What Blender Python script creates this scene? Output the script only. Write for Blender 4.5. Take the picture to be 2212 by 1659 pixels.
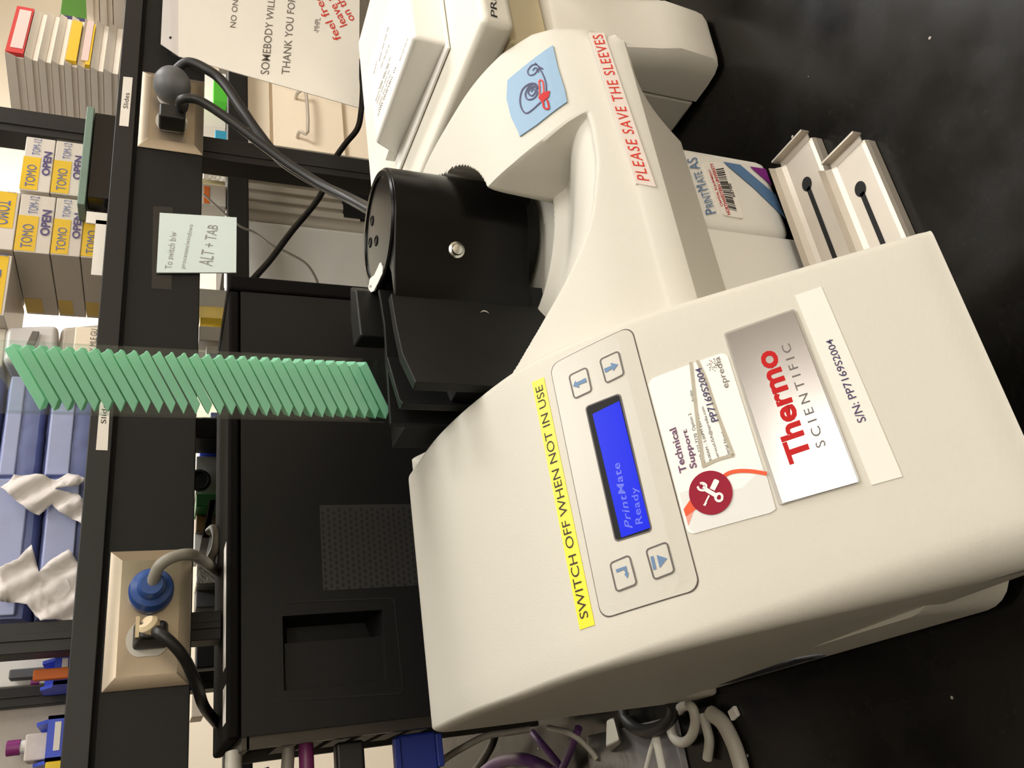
import bpy, bmesh, math, random
import numpy as np
from mathutils import Vector, Matrix
for o in list(bpy.data.objects): bpy.data.objects.remove(o)
random.seed(7)
scene = bpy.context.scene
COL = scene.collection

# ------------------------------------------------------------------ camera
# world: +X runs to the right along the bench, +Y away over the bench, +Z up; bench top is z = 0 (metres).
FPX = 1800.0; CU, CV = 829.5, 1106.0; CAMZ = 0.42
def _n(v): return v/np.linalg.norm(v)
_D = _n(np.array([640-CU, 5400-CV, FPX])); _X = np.array([4500-CU, 513-CV, FPX]); _X = _n(_X-_D*(_X@_D))
RW = np.array([_X, np.cross(-_D, _X), -_D])           # rows: world axes in camera terms (right, down, forward)
ORI = np.array([0, 0, CAMZ])
cam_d = bpy.data.cameras.new('camera'); cam = bpy.data.objects.new('camera', cam_d); COL.objects.link(cam)
cu, cv, cf = RW[:, 0], RW[:, 1], RW[:, 2]
# the phone was held on its side: image x runs down the scene, image y runs to the left
m = Matrix(((cv[0], cu[0], -cf[0], 0), (cv[1], cu[1], -cf[1], 0), (cv[2], cu[2], -cf[2], CAMZ), (0, 0, 0, 1)))
cam.matrix_world = m
cam_d.sensor_fit = 'HORIZONTAL'; cam_d.sensor_width = 36.0; cam_d.lens = FPX/2212*36.0
cam_d.clip_start = 0.01
scene.camera = cam

# ------------------------------------------------------------------ world, lamps, exposure
w = bpy.data.worlds.new('world'); scene.world = w; w.use_nodes = True
w.node_tree.nodes['Background'].inputs[0].default_value = (1.0, 0.93, 0.82, 1)
w.node_tree.nodes['Background'].inputs[1].default_value = 0.25
scene.view_settings.view_transform = 'Standard'
scene.view_settings.look = 'None'
scene.view_settings.exposure = -0.05
scene.view_settings.gamma = 1.0
scene.view_settings.use_curve_mapping = False
scene.cycles.use_denoising = True
scene.cycles.max_bounces = 8
scene.cycles.transparent_max_bounces = 12
def area(name, loc, sx, sy, power, col=(1, .985, .955), rot=(0, 0, 0)):
    l = bpy.data.lights.new(name, 'AREA'); l.shape = 'RECTANGLE'; l.size = sx; l.size_y = sy; l.energy = power; l.color = col
    o = bpy.data.objects.new(name, l); o.location = loc; o.rotation_euler = rot; COL.objects.link(o); return o
area('ceiling_lamp', (0.85, 0.26, 1.80), 0.5, 1.0, 19)
area('ceiling_lamp', (1.15, -1.00, 1.80), 1.2, 0.5, 3)  # weak unseen lamp, added for its reflection in the nameplate
area('ceiling_lamp', (0.20, -2.10, 1.78), 2.0, 0.6, 46)
area('ceiling_lamp', (2.40, 0.40, 1.80), 0.6, 1.2, 62)
area('ceiling_lamp', (1.80, 2.70, 1.80), 1.2, 0.6, 80)

# ------------------------------------------------------------------ helpers
def ray(x, y): return RW@np.array([(1659-y-CU), x-CV, FPX])
def atY(x, y, Y): r = ray(x, y); return ORI+r*(Y/r[1])
def atZ(x, y, Z): r = ray(x, y); return ORI+r*((Z-CAMZ)/r[2])
def atX(x, y, X): r = ray(x, y); return ORI+r*(X/r[0])
def lin(c):
    return tuple(((v/255/12.92) if v/255 <= .04045 else ((v/255+.055)/1.055)**2.4) for v in c)
def M(name, rgb, rough=.5, metal=0, var=.05, scale=40, bump=0, bscale=300, coat=0, emit=0, spec=.5, trans=0, sss=0):
    mt = bpy.data.materials.new(name); mt.use_nodes = True; nt = mt.node_tree; b = nt.nodes['Principled BSDF']
    c = lin(rgb)
    tc = nt.nodes.new('ShaderNodeTexCoord')
    if var > 0:
        nz = nt.nodes.new('ShaderNodeTexNoise'); nz.inputs['Scale'].default_value = scale; nz.inputs['Detail'].default_value = 4
        rp = nt.nodes.new('ShaderNodeMapRange'); rp.inputs[3].default_value = 1-var; rp.inputs[4].default_value = 1+var
        mx = nt.nodes.new('ShaderNodeVectorMath'); mx.operation = 'SCALE'; mx.inputs[0].default_value = c
        nt.links.new(tc.outputs['Object'], nz.inputs['Vector']); nt.links.new(nz.outputs['Fac'], rp.inputs[0])
        nt.links.new(rp.outputs[0], mx.inputs['Scale']); nt.links.new(mx.outputs[0], b.inputs['Base Color'])
    else: b.inputs['Base Color'].default_value = (*c, 1)
    b.inputs['Roughness'].default_value = rough; b.inputs['Metallic'].default_value = metal
    b.inputs['Specular IOR Level'].default_value = spec
    if coat: b.inputs['Coat Weight'].default_value = coat; b.inputs['Coat Roughness'].default_value = .08
    if bump:
        n2 = nt.nodes.new('ShaderNodeTexNoise'); n2.inputs['Scale'].default_value = bscale; n2.inputs['Detail'].default_value = 3
        bp = nt.nodes.new('ShaderNodeBump'); bp.inputs['Strength'].default_value = bump; bp.inputs['Distance'].default_value = .001
        nt.links.new(tc.outputs['Object'], n2.inputs['Vector']); nt.links.new(n2.outputs['Fac'], bp.inputs['Height']); nt.links.new(bp.outputs[0], b.inputs['Normal'])
    if emit: b.inputs['Emission Color'].default_value = (*c, 1); b.inputs['Emission Strength'].default_value = emit
    if trans: b.inputs['Transmission Weight'].default_value = trans
    return mt
def clear(name, rgb, alpha, rough=.05):
    mt = bpy.data.materials.new(name); mt.use_nodes = True; nt = mt.node_tree; nt.nodes.clear()
    out = nt.nodes.new('ShaderNodeOutputMaterial'); tr = nt.nodes.new('ShaderNodeBsdfTransparent'); tr.inputs[0].default_value = (*lin(rgb), 1)
    gl = nt.nodes.new('ShaderNodeBsdfGlossy'); gl.inputs['Roughness'].default_value = rough
    fr = nt.nodes.new('ShaderNodeLayerWeight'); fr.inputs[0].default_value = .5
    pw = nt.nodes.new('ShaderNodeMath'); pw.operation = 'POWER'; pw.inputs[1].default_value = 5
    mul = nt.nodes.new('ShaderNodeMath'); mul.operation = 'MULTIPLY_ADD'; mul.inputs[1].default_value = .15; mul.inputs[2].default_value = alpha
    mx = nt.nodes.new('ShaderNodeMixShader')
    nt.links.new(fr.outputs['Facing'], pw.inputs[0]); nt.links.new(pw.outputs[0], mul.inputs[0]); nt.links.new(mul.outputs[0], mx.inputs[0])
    nt.links.new(tr.outputs[0], mx.inputs[1]); nt.links.new(gl.outputs[0], mx.inputs[2]); nt.links.new(mx.outputs[0], out.inputs[0])
    return mt

def cat_rom(pts, n=8):
    P = [np.array(p, float) for p in pts]; P = [2*P[0]-P[1]]+P+[2*P[-1]-P[-2]]; out = []
    for i in range(1, len(P)-2):
        for k in range(n):
            t = k/n
            out.append(.5*((2*P[i])+(-P[i-1]+P[i+1])*t+(2*P[i-1]-5*P[i]+4*P[i+1]-P[i+2])*t*t+(-P[i-1]+3*P[i]-3*P[i+1]+P[i+2])*t**3))
    out.append(P[-2]); return out

class MB:
    def __init__(s): s.v = []; s.f = []; s.m = []
    def add(s, V, F, mi=0):
        o = len(s.v); s.v += [tuple(map(float, p)) for p in V]
        for f in F: s.f.append(tuple(o+i for i in f)); s.m.append(mi)
        return s
    def box(s, x0, x1, y0, y1, z0, z1, mi=0, rz=0, piv=None):
        V = [(x0,y0,z0),(x1,y0,z0),(x1,y1,z0),(x0,y1,z0),(x0,y0,z1),(x1,y0,z1),(x1,y1,z1),(x0,y1,z1)]
        if rz:
            px, py = piv or ((x0+x1)/2, (y0+y1)/2); c, q = math.cos(rz), math.sin(rz)
            V = [(px+(a-px)*c-(b-py)*q, py+(a-px)*q+(b-py)*c, z) for a, b, z in V]
        return s.add(V, [(3,2,1,0),(4,5,6,7),(0,1,5,4),(1,2,6,5),(2,3,7,6),(3,0,4,7)], mi)
    def hexa(s, V, mi=0): return s.add(V, [(3,2,1,0),(4,5,6,7),(0,1,5,4),(1,2,6,5),(2,3,7,6),(3,0,4,7)], mi)
    def prism(s, poly, z0, z1, mi=0):                # plan polygon (x, y) raised from z0 to z1
        n = len(poly); V = [(x, y, z0) for x, y in poly]+[(x, y, z1) for x, y in poly]
        return s.add(V, [tuple(range(n-1, -1, -1)), tuple(range(n, 2*n))]+[(i, (i+1) % n, n+(i+1) % n, n+i) for i in range(n)], mi)
    def extr(s, poly, fa, fb, mi=0):                 # polygon of params, two placing functions
        n = len(poly); V = [fa(*p) for p in poly]+[fb(*p) for p in poly]
        return s.add(V, [tuple(range(n-1, -1, -1)), tuple(range(n, 2*n))]+[(i, (i+1) % n, n+(i+1) % n, n+i) for i in range(n)], mi)
    def tube(s, pts, r, n=10, mi=0, smooth=8, sc=None):
        P = cat_rom(pts, smooth) if smooth else [np.array(p, float) for p in pts]
        rings = []; up = None; V = []
        for i, p in enumerate(P):
            t = _n(P[min(i+1, len(P)-1)]-P[max(i-1, 0)])
            if up is None: up = np.array([0, 0, 1.]) if abs(t[2]) < .9 else np.array([1., 0, 0])
            a = _n(np.cross(t, up)); up = np.cross(a, t); rr = r if sc is None else r*sc(i/(len(P)-1))
            V += [p+rr*(a*math.cos(2*math.pi*k/n)+up*math.sin(2*math.pi*k/n)) for k in range(n)]
        F = [(i*n+k, i*n+(k+1) % n, (i+1)*n+(k+1) % n, (i+1)*n+k) for i in range(len(P)-1) for k in range(n)]
        F += [tuple(range(n-1, -1, -1)), tuple((len(P)-1)*n+k for k in range(n))]
        return s.add(V, F, mi)
    def lathe(s, prof, c, axis=(0, 0, 1), n=32, mi=0):   # prof: (radius, height along axis)
        ax = _n(np.array(axis, float)); a = _n(np.cross(ax, (0, 1, 0) if abs(ax[1]) < .9 else (1, 0, 0))); b = np.cross(ax, a); c = np.array(c, float)
        V = []
        for r, h in prof: V += [c+ax*h+r*(a*math.cos(2*math.pi*k/n)+b*math.sin(2*math.pi*k/n)) for k in range(n)]
        L = len(prof)
        F = [(i*n+k, i*n+(k+1) % n, (i+1)*n+(k+1) % n, (i+1)*n+k) for i in range(L-1) for k in range(n)]
        F += [tuple(range(n-1, -1, -1)), tuple((L-1)*n+k for k in range(n))]
        return s.add(V, F, mi)
    def build(s, name, mats, parent=None, bevel=0, seg=2, smooth=None, fix=True):
        me = bpy.data.meshes.new(name); me.from_pydata(s.v, [], s.f)
        if not isinstance(mats, (list, tuple)): mats = [mats]
        for q in mats: me.materials.append(q)
        for p, mi in zip(me.polygons, s.m): p.material_index = mi
        if fix:
            bm = bmesh.new(); bm.from_mesh(me); bmesh.ops.recalc_face_normals(bm, faces=bm.faces); bm.to_mesh(me); bm.free()
        o = bpy.data.objects.new(name, me); COL.objects.link(o)
        if smooth is None: smooth = True
        if smooth:
            for p in me.polygons: p.use_smooth = True
            if not bevel: me.set_sharp_from_angle(angle=math.radians(38))
        if bevel:
            b = o.modifiers.new('bevel', 'BEVEL'); b.width = bevel; b.segments = seg; b.limit_method = 'ANGLE'; b.angle_limit = math.radians(35); b.harden_normals = True
        if parent is not None: o.parent = parent; o.matrix_parent_inverse = parent.matrix_world.inverted()
        return o

def thing(name, label, cat, loc=(0, 0, 0), group=None):
    o = bpy.data.objects.new(name, None); o.location = loc; o.empty_display_size = .02; COL.objects.link(o)
    o.matrix_world = Matrix.Translation(loc)
    o['label'] = label; o['category'] = cat
    if group: o['group'] = group
    return o
def tag(o, label, cat, group=None):
    o['label'] = label; o['category'] = cat
    if group: o['group'] = group
    return o
def struct(o): o['kind'] = 'structure'; return o

# surfaces that labels lie on: inv(pixel) -> surface coordinates, pt(a, b, h) -> point
class PlaneS:
    def __init__(s, p0, n, e1=(1, 0, 0)):
        s.p = np.array(p0, float); s.n = _n(np.array(n, float)); s.e1 = np.array(e1, float); s.e1 = _n(s.e1-s.n*(s.e1@s.n)); s.e2 = np.cross(s.n, s.e1)
    def inv(s, x, y):
        r = ray(x, y); q = ORI+r*(((s.p-ORI)@s.n)/(r@s.n)); return np.array([(q-s.p)@s.e1, (q-s.p)@s.e2])
    def pt(s, a, b, h=0): return s.p+s.e1*a+s.e2*b+s.n*h
    curved = False
class ProfS:
    curved = True
    def __init__(s, prof):
        s.P = np.array(prof); d = np.diff(s.P, axis=0); s.L = np.hypot(d[:, 0], d[:, 1]); s.S = np.concatenate([[0], np.cumsum(s.L)])
    def inv(s, x, y):
        r = ray(x, y); best = None
        for i in range(len(s.L)):
            (y0, z0), (y1, z1) = s.P[i], s.P[i+1]; n = np.array([0, -(z1-z0), y1-y0]); t = ((np.array([0, y0, z0])-ORI)@n)/(r@n); p = ORI+r*t
            u = ((p[1]-y0)*(y1-y0)+(p[2]-z0)*(z1-z0))/s.L[i]**2
            if t > 0 and -1e-6 <= u <= 1+1e-6 and (best is None or t < best[0]): best = (t, np.array([p[0], s.S[i]+u*s.L[i]]))
        return best[1]
    def pt(s, a, b, h=0):
        b = min(max(b, 0), s.S[-1]-1e-6); i = int(np.searchsorted(s.S, b, side='right'))-1; i = min(i, len(s.L)-1); u = (b-s.S[i])/s.L[i]
        q = s.P[i]*(1-u)+s.P[i+1]*u
        def tan(j): j = min(max(j, 0), len(s.L)-1); return (s.P[j+1]-s.P[j])/s.L[j]
        t = tan(i)*(1-abs(u-.5))+(tan(i+1) if u > .5 else tan(i-1))*abs(u-.5); t = t/np.linalg.norm(t)
        return np.array([a, q[0]-t[1]*h, q[1]+t[0]*h])

_tc = {}
def text2d(body, bold=0, shear=0, spacing=1.0):
    k = (body, bold, shear, spacing)
    if k in _tc: return _tc[k]
    c = bpy.data.curves.new('t', 'FONT'); c.body = body; c.offset = bold; c.shear = shear; c.space_character = spacing; c.resolution_u = 3; c.fill_mode = 'FRONT' if False else 'BOTH'
    o = bpy.data.objects.new('t', c); COL.objects.link(o)
    dg = bpy.context.evaluated_depsgraph_get(); me = bpy.data.meshes.new_from_object(o.evaluated_get(dg))
    V = np.array([v.co[:2] for v in me.vertices]); F = [tuple(p.vertices) for p in me.polygons]
    bpy.data.objects.remove(o); bpy.data.curves.remove(c); bpy.data.meshes.remove(me)
    lo = V.min(0); hi = V.max(0); V = (V-lo)/np.maximum(hi-lo, 1e-9); _tc[k] = (V, F); return V, F

class Decal:
    """a printed label lying on a surface: base sheet plus print, all one mesh. px quads are given upright TL, TR, BR, BL."""
    def __init__(s, surf): s.s = surf; s.mb = MB(); s.mats = []
    def mi(s, mat):
        if mat not in s.mats: s.mats.append(mat)
        return s.mats.index(mat)
    def ab(s, pts): return [s.s.inv(*p) for p in pts]
    def fill(s, ab, mat, h, sub=False, skirt=None):
        bm = bmesh.new(); vs = [bm.verts.new((*p, 0)) for p in ab]; bm.faces.new(vs)
        bmesh.ops.triangulate(bm, faces=bm.faces[:])
        if sub: bmesh.ops.subdivide_edges(bm, edges=bm.edges[:], cuts=5, use_grid_fill=True)
        bm.normal_update(); bm.verts.ensure_lookup_table(); V = [v.co.copy() for v in bm.verts]; F = [tuple(v.index for v in f.verts) for f in bm.faces]
        bm.verts.index_update(); F = [tuple(v.index for v in f.verts) for f in bm.faces]
        be = [(e.verts[0].index, e.verts[1].index) for e in bm.edges if len(e.link_faces) == 1]; bm.free()
        s.mb.add([s.s.pt(v.x, v.y, h) for v in V], F, s.mi(mat))
        if skirt is not None:
            for a, b in be:
                s.mb.add([s.s.pt(V[a].x, V[a].y, h), s.s.pt(V[b].x, V[b].y, h), s.s.pt(V[b].x, V[b].y, skirt), s.s.pt(V[a].x, V[a].y, skirt)], [(0, 1, 2, 3)], s.mi(mat))
    def rr(s, quad, rad=0, n=5, grow=0):             # rounded quad in surface coordinates
        A = s.ab(quad) if len(quad[0]) == 2 and not getattr(s, 'raw', False) else quad
        TL, TR, BR, BL = A; out = []
        wq = np.linalg.norm(TR-TL); hq = np.linalg.norm(BL-TL); gx, gy = grow/wq, grow/hq; rx, ry = rad/wq, rad/hq
        def f(u, v): return TL*(1-u)*(1-v)+TR*u*(1-v)+BR*u*v+BL*(1-u)*v
        lo, hi, lo2, hi2 = -gx, 1+gx, -gy, 1+gy
        if rad == 0: return [f(lo, lo2), f(hi, lo2), f(hi, hi2), f(lo, hi2)]
        for (cx, cy, a0) in ((lo+rx, lo2+ry, 180), (hi-rx, lo2+ry, 270), (hi-rx, hi2-ry, 0), (lo+rx, hi2-ry, 90)):
            for k in range(n+1):
                a = math.radians(a0+90*k/n); out.append(f(cx+rx*math.cos(a), cy+ry*math.sin(a)))
        return out
    def base(s, quad, mat, t=.0004, rad=0, grow=0): s.fill(s.rr(quad, rad, grow=grow), mat, t, sub=s.s.curved, skirt=-.0006); return s
    def quad(s, quad, mat, h, rad=0, grow=0): s.fill(s.rr(quad, rad, grow=grow), mat, h, sub=s.s.curved); return s
    def ring(s, quad, mat, h, rad, wd):
        a = s.rr(quad, rad); b = s.rr(quad, max(rad-wd, .0003), grow=-wd); n = len(a)
        s.mb.add([s.s.pt(*p, h) for p in a]+[s.s.pt(*p, h) for p in b], [(i, (i+1) % n, n+(i+1) % n, n+i) for i in range(n)], s.mi(mat)); return s
    def poly(s, pts, mat, h, sub=False): s.fill(s.ab(pts), mat, h, sub=sub); return s
    def text(s, body, quad, mat, h, bold=0, shear=0, spacing=1.0):
        TL, TR, BR, BL = s.ab(quad); V, F = text2d(body, bold, shear, spacing)
        s.mb.add([s.s.pt(*(TL*(1-u)*v+TR*u*v+BR*u*(1-v)+BL*(1-u)*(1-v)), h) for u, v in V], F, s.mi(mat)); return s
    def line(s, pts, wpx, mat, h, smooth=6):
        P = cat_rom(pts, smooth) if smooth and len(pts) > 2 else [np.array(p, float) for p in pts]; V = []
        for i, p in enumerate(P):
            t = P[min(i+1, len(P)-1)]-P[max(i-1, 0)]; t = t/max(np.linalg.norm(t), 1e-9); q = np.array([-t[1], t[0]])*wpx/2
            V += [s.s.pt(*s.s.inv(*(p+q)), h), s.s.pt(*s.s.inv(*(p-q)), h)]
        s.mb.add(V, [(2*i, 2*i+1, 2*i+3, 2*i+2) for i in range(len(P)-1)], s.mi(mat)); return s
    def build(s, name, parent=None): return s.mb.build(name, s.mats, parent, fix=False, smooth=False)

def Z(ox, oy, sc, pts): return [(ox+x/sc, oy+y/sc) for x, y in pts]

# ------------------------------------------------------------------ materials
m_body = M('warm_grey_plastic', (208, 203, 190), .55, spec=.35, var=.015, scale=8, bump=.12, bscale=900)
m_pale = M('pale_grey_plastic', (232, 228, 218), .5, spec=.35, var=.015)
m_body2 = M('cream_plastic', (232, 226, 212), .5, spec=.35, var=.015, scale=8, bump=.08, bscale=900)
m_tan = M('tan_plastic', (200, 186, 152), .4, var=.02)
m_well = M('dark_grey_plastic', (74, 72, 66), .5)
m_black = M('black_plastic', (9, 8, 7), .26, var=.08, bump=.05, bscale=700, spec=.17)
m_blackm = M('matte_black_plastic', (15, 15, 14), .5, var=.08, bump=.1, bscale=900, spec=.3)
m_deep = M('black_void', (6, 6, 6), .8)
m_pc = M('black_painted_steel', (15, 14, 13), .5, var=.06, bump=.1, bscale=1500, spec=.25)
m_pcbez = M('black_bezel_plastic', (20, 18, 17), .85, var=.05, spec=.04)
m_rack = M('black_rack_paint', (25, 24, 22), .55, spec=.25, var=.08, bump=.15, bscale=900)
m_rackd = M('black_post_paint', (20, 18, 15), .5, var=.1)
m_steel = M('brushed_steel', (206, 198, 186), .6, .8, var=.06, scale=60)
m_darkst = M('dark_zinc', (70, 66, 60), .45, .8, var=.1)
m_plate = M('outlet_plate_steel', (166, 153, 135), .36, .9, var=.10, scale=25)
m_screw = M('zinc_screw', (205, 205, 198), .25, 1)
m_white = M('white_paper', (238, 232, 222), .6, var=.02)
m_card = M('white_card', (244, 240, 232), .4, var=.01)
m_label = M('white_tape_label', (234, 226, 215), .45, var=.015)
m_yellow = M('yellow_tape', (250, 226, 40), .4, var=.03)
m_blk = M('black_print', (38, 32, 26), .6, var=0)
m_gry = M('grey_print', (105, 98, 92), .6, var=0)
m_lgry = M('pale_grey_print', (222, 220, 216), .5, var=0)
m_red = M('red_print', (188, 20, 22), .5, spec=.2, var=0)
m_redpen = M('red_marker', (210, 48, 30), .6, var=.1, scale=400)
m_purp = M('purple_print', (96, 52, 92), .5, var=0)
m_pen = M('blue_black_pen', (58, 50, 92), .6, var=.1)
m_bluep = M('blue_print', (92, 124, 162), .5, var=0)
m_crim = M('crimson_print', (146, 16, 44), .5, spec=.2, var=.02)
m_oran = M('orange_print', (228, 78, 22), .5, var=0)
m_pink = M('pink_print', (232, 150, 130), .5, var=0)
m_mag = M('magenta_print', (130, 40, 130), .5, var=0)
m_tape = M('grimy_tape_edge', (176, 168, 148), .5, var=.15, scale=300)
m_note = M('blue_note_paper', (142, 172, 198), .65, var=.02)
m_notew = M('pale_blue_note_paper', (212, 224, 220), .65, var=.02)
m_pencil = M('pencil', (140, 138, 138), .6, var=.1)
m_ring = M('key_outline', (88, 80, 75), .5, var=0)
m_panel = M('keypad_membrane', (200, 195, 182), .35, var=.01)
m_bez = M('display_bezel', (26, 26, 25), .5, spec=.15, var=.02)
m_lcd = M('blue_backlit_display', (30, 46, 238), .25, var=0, emit=1.0)
m_lcd.node_tree.nodes['Principled BSDF'].inputs['Specular IOR Level'].default_value = .06; m_lcd.node_tree.nodes['Principled BSDF'].inputs['Base Color'].default_value = (.004, .005, .03, 1)
m_lcdt = M('display_characters', (92, 108, 246), .4, var=0, emit=.85)
m_lcdt.node_tree.nodes['Principled BSDF'].inputs['Base Color'].default_value = (.01, .01, .03, 1)
m_alu = M('brushed_aluminium', (158, 152, 147), .24, 1, var=.04, scale=200)
m_clrrim = M('clear_acrylic_rim', (176, 170, 160), .15, var=.02)
m_green = M('green_cassette_plastic', (182, 248, 214), .4, var=.02, scale=60)
_nt = m_green.node_tree; _b = _nt.nodes['Principled BSDF']; _o = _nt.nodes['Material Output']; _t = _nt.nodes.new('ShaderNodeBsdfTranslucent'); _m = _nt.nodes.new('ShaderNodeMixShader')
_t.inputs[0].default_value = (*lin((202, 252, 226)), 1); _m.inputs[0].default_value = .35
_nt.links.new(_b.outputs[0], _m.inputs[1]); _nt.links.new(_t.outputs[0], _m.inputs[2]); _nt.links.new(_m.outputs[0], _o.inputs[0])
m_sleeve = clear('clear_plastic', (251, 254, 253), .035)
m_wrap = clear('clear_wrap', (254, 254, 253), .05, .15)
m_wire_b = M('black_cable', (26, 24, 22), .45, var=.05)
m_wire_g = M('grey_cable', (140, 134, 122), .5, var=.05)
m_wire_w = M('white_cable', (186, 180, 166), .5, var=.05)
m_wire_p = M('purple_cable', (96, 58, 110), .5, var=.05)
m_bluepl = M('blue_plug_plastic', (44, 76, 138), .3, var=.15, scale=90)
m_greypl = M('grey_plug_plastic', (92, 92, 92), .5, var=.12, scale=60)
m_vga = M('vga_blue', (30, 48, 130), .4, var=.05)
m_recep = M('receptacle_plastic', (196, 190, 178), .4, var=.05)
m_cream = M('cream_paint', (246, 230, 206), .5, var=.02)
m_wall = M('wall_paint', (238, 226, 206), .7, var=.03, scale=3)
m_ceil = M('ceiling_tile', (236, 234, 230), .8, var=.03)
m_floor = M('floor_vinyl', (150, 142, 130), .5, var=.1, scale=6)
m_bluewrap = M('blue_wrap_fabric', (130, 140, 188), .75, var=.12, scale=30, bump=.6, bscale=60)
m_bluelt = M('light_blue_wrap_fabric', (164, 170, 204), .75, var=.08, scale=30, bump=.5, bscale=60)
m_tissue = M('white_tissue', (220, 212, 208), .8, var=.06, scale=40, bump=.6, bscale=70)
m_box = M('white_slide_box', (226, 216, 202), .6, var=.04, scale=30)
m_tomo = M('white_carton', (218, 208, 198), .5, var=.04, coat=.3)
m_tomoy = M('yellow_carton_print', (232, 190, 42), .45, var=.05, coat=.3)
m_tomob = M('blue_carton_print', (96, 108, 160), .5, var=.1)
m_ink = M('purple_ink', (78, 66, 120), .6, var=.1)
m_glass = M('green_glass_edge', (120, 142, 130), .15, var=.05)
m_bin = M('blue_bin_plastic', (56, 84, 214), .4, var=.05)
m_binl = M('dark_blue_bin_plastic', (30, 42, 130), .4, var=.05)
m_binrev = M('yellow_bin_plastic', (240, 204, 30), .4, var=.05)
m_cap = M('magenta_cap_plastic', (140, 50, 120), .4, var=.05)
m_appl = M('appliance_grey_plastic', (214, 206, 192), .5, var=.03)
m_applw = M('appliance_white_plastic', (246, 244, 236), .5, var=.02)
m_greenp = M('green_plastic', (70, 176, 40), .4, var=.1)
m_teal = M('teal_plastic', (40, 140, 170), .5, var=.05)
m_brown = M('brown_glass', (96, 70, 30), .3, var=.1)
m_orange = M('orange_plastic', (236, 120, 40), .5, var=.05)
m_kraft = M('kraft_brown', (150, 126, 96), .7, var=.05)
m_foil = M('crumpled_foil', (210, 210, 205), .3, .8, var=.2, scale=150, bump=1, bscale=150)
m_blueacr = M('blue_acrylic', (26, 76, 190), .1, var=.05, trans=.4)

def bench_mat():
    mt = M('black_epoxy_bench', (13, 12, 11), .22, var=0, spec=.33); nt = mt.node_tree; b = nt.nodes['Principled BSDF']
    tc = nt.nodes.new('ShaderNodeTexCoord')
    n1 = nt.nodes.new('ShaderNodeTexNoise'); n1.inputs['Scale'].default_value = 22; n1.inputs['Detail'].default_value = 8
    r1 = nt.nodes.new('ShaderNodeMapRange'); r1.inputs[1].default_value = .35; r1.inputs[2].default_value = .75; r1.inputs[3].default_value = .20; r1.inputs[4].default_value = .34
    nt.links.new(tc.outputs['Object'], n1.inputs['Vector']); nt.links.new(n1.outputs['Fac'], r1.inputs[0]); nt.links.new(r1.outputs[0], b.inputs['Roughness'])
    v = nt.nodes.new('ShaderNodeTexVoronoi'); v.inputs['Scale'].default_value = 70; v.inputs['Randomness'].default_value = 1
    lt = nt.nodes.new('ShaderNodeMath'); lt.operation = 'LESS_THAN'; lt.inputs[1].default_value = .085
    wn = nt.nodes.new('ShaderNodeSeparateColor'); gt = nt.nodes.new('ShaderNodeMath'); gt.operation = 'GREATER_THAN'; gt.inputs[1].default_value = .8
    mu = nt.nodes.new('ShaderNodeMath'); mu.operation = 'MULTIPLY'
    nt.links.new(tc.outputs['Object'], v.inputs['Vector']); nt.links.new(v.outputs['Distance'], lt.inputs[0]); nt.links.new(v.outputs['Color'], wn.inputs[0]); nt.links.new(wn.outputs[0], gt.inputs[0])
    nt.links.new(lt.outputs[0], mu.inputs[0]); nt.links.new(gt.outputs[0], mu.inputs[1])
    n3 = nt.nodes.new('ShaderNodeTexNoise'); n3.inputs['Scale'].default_value = 300; n3.inputs['Detail'].default_value = 6
    r3 = nt.nodes.new('ShaderNodeMapRange'); r3.inputs[1].default_value = .55; r3.inputs[2].default_value = .8; r3.inputs[3].default_value = 0; r3.inputs[4].default_value = .12
    nt.links.new(tc.outputs['Object'], n3.inputs['Vector']); nt.links.new(n3.outputs['Fac'], r3.inputs[0])
    c1 = nt.nodes.new('ShaderNodeMixRGB'); c1.inputs[1].default_value = (*lin((12, 11, 10)), 1); c1.inputs[2].default_value = (*lin((86, 80, 74)), 1)
    c2 = nt.nodes.new('ShaderNodeMixRGB'); c2.inputs[2].default_value = (*lin((170, 165, 155)), 1)
    nt.links.new(r3.outputs[0], c1.inputs[0]); nt.links.new(c1.outputs[0], c2.inputs[1]); nt.links.new(mu.outputs[0], c2.inputs[0]); nt.links.new(c2.outputs[0], b.inputs['Base Color'])
    return mt
m_bench = bench_mat()

# ------------------------------------------------------------------ room
struct(MB().box(-3, 4.5, -2.5, 3.4, -.95, -.90).build('floor', m_floor, smooth=False))
struct(MB().box(-3, 4.5, -2.5, 3.4, 1.85, 1.90).build('ceiling', m_ceil, smooth=False))
struct(MB().box(-3, 4.5, 3.4, 3.5, -.95, 1.90).build('wall_back', m_wall, smooth=False))
struct(MB().box(-3, 4.5, -2.6, -2.5, -.95, 1.90).build('wall_front', m_wall, smooth=False))
struct(MB().box(-3.1, -3, -2.6, 3.5, -.95, 1.90).build('wall_left', M('low_bounce_wall', (70, 66, 60), .8), smooth=False))  # unseen wall, coloured dark to keep bounce light off left-facing sides
struct(MB().box(4.5, 4.6, -2.6, 3.5, -.95, 1.90).build('wall_right', m_wall, smooth=False))
tag(MB().box(-1.6, 2.6, -.12, 1.45, -.03, 0).build('countertop', m_bench, bevel=.003), 'black speckled lab bench top under all the machines', 'countertop')

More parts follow.
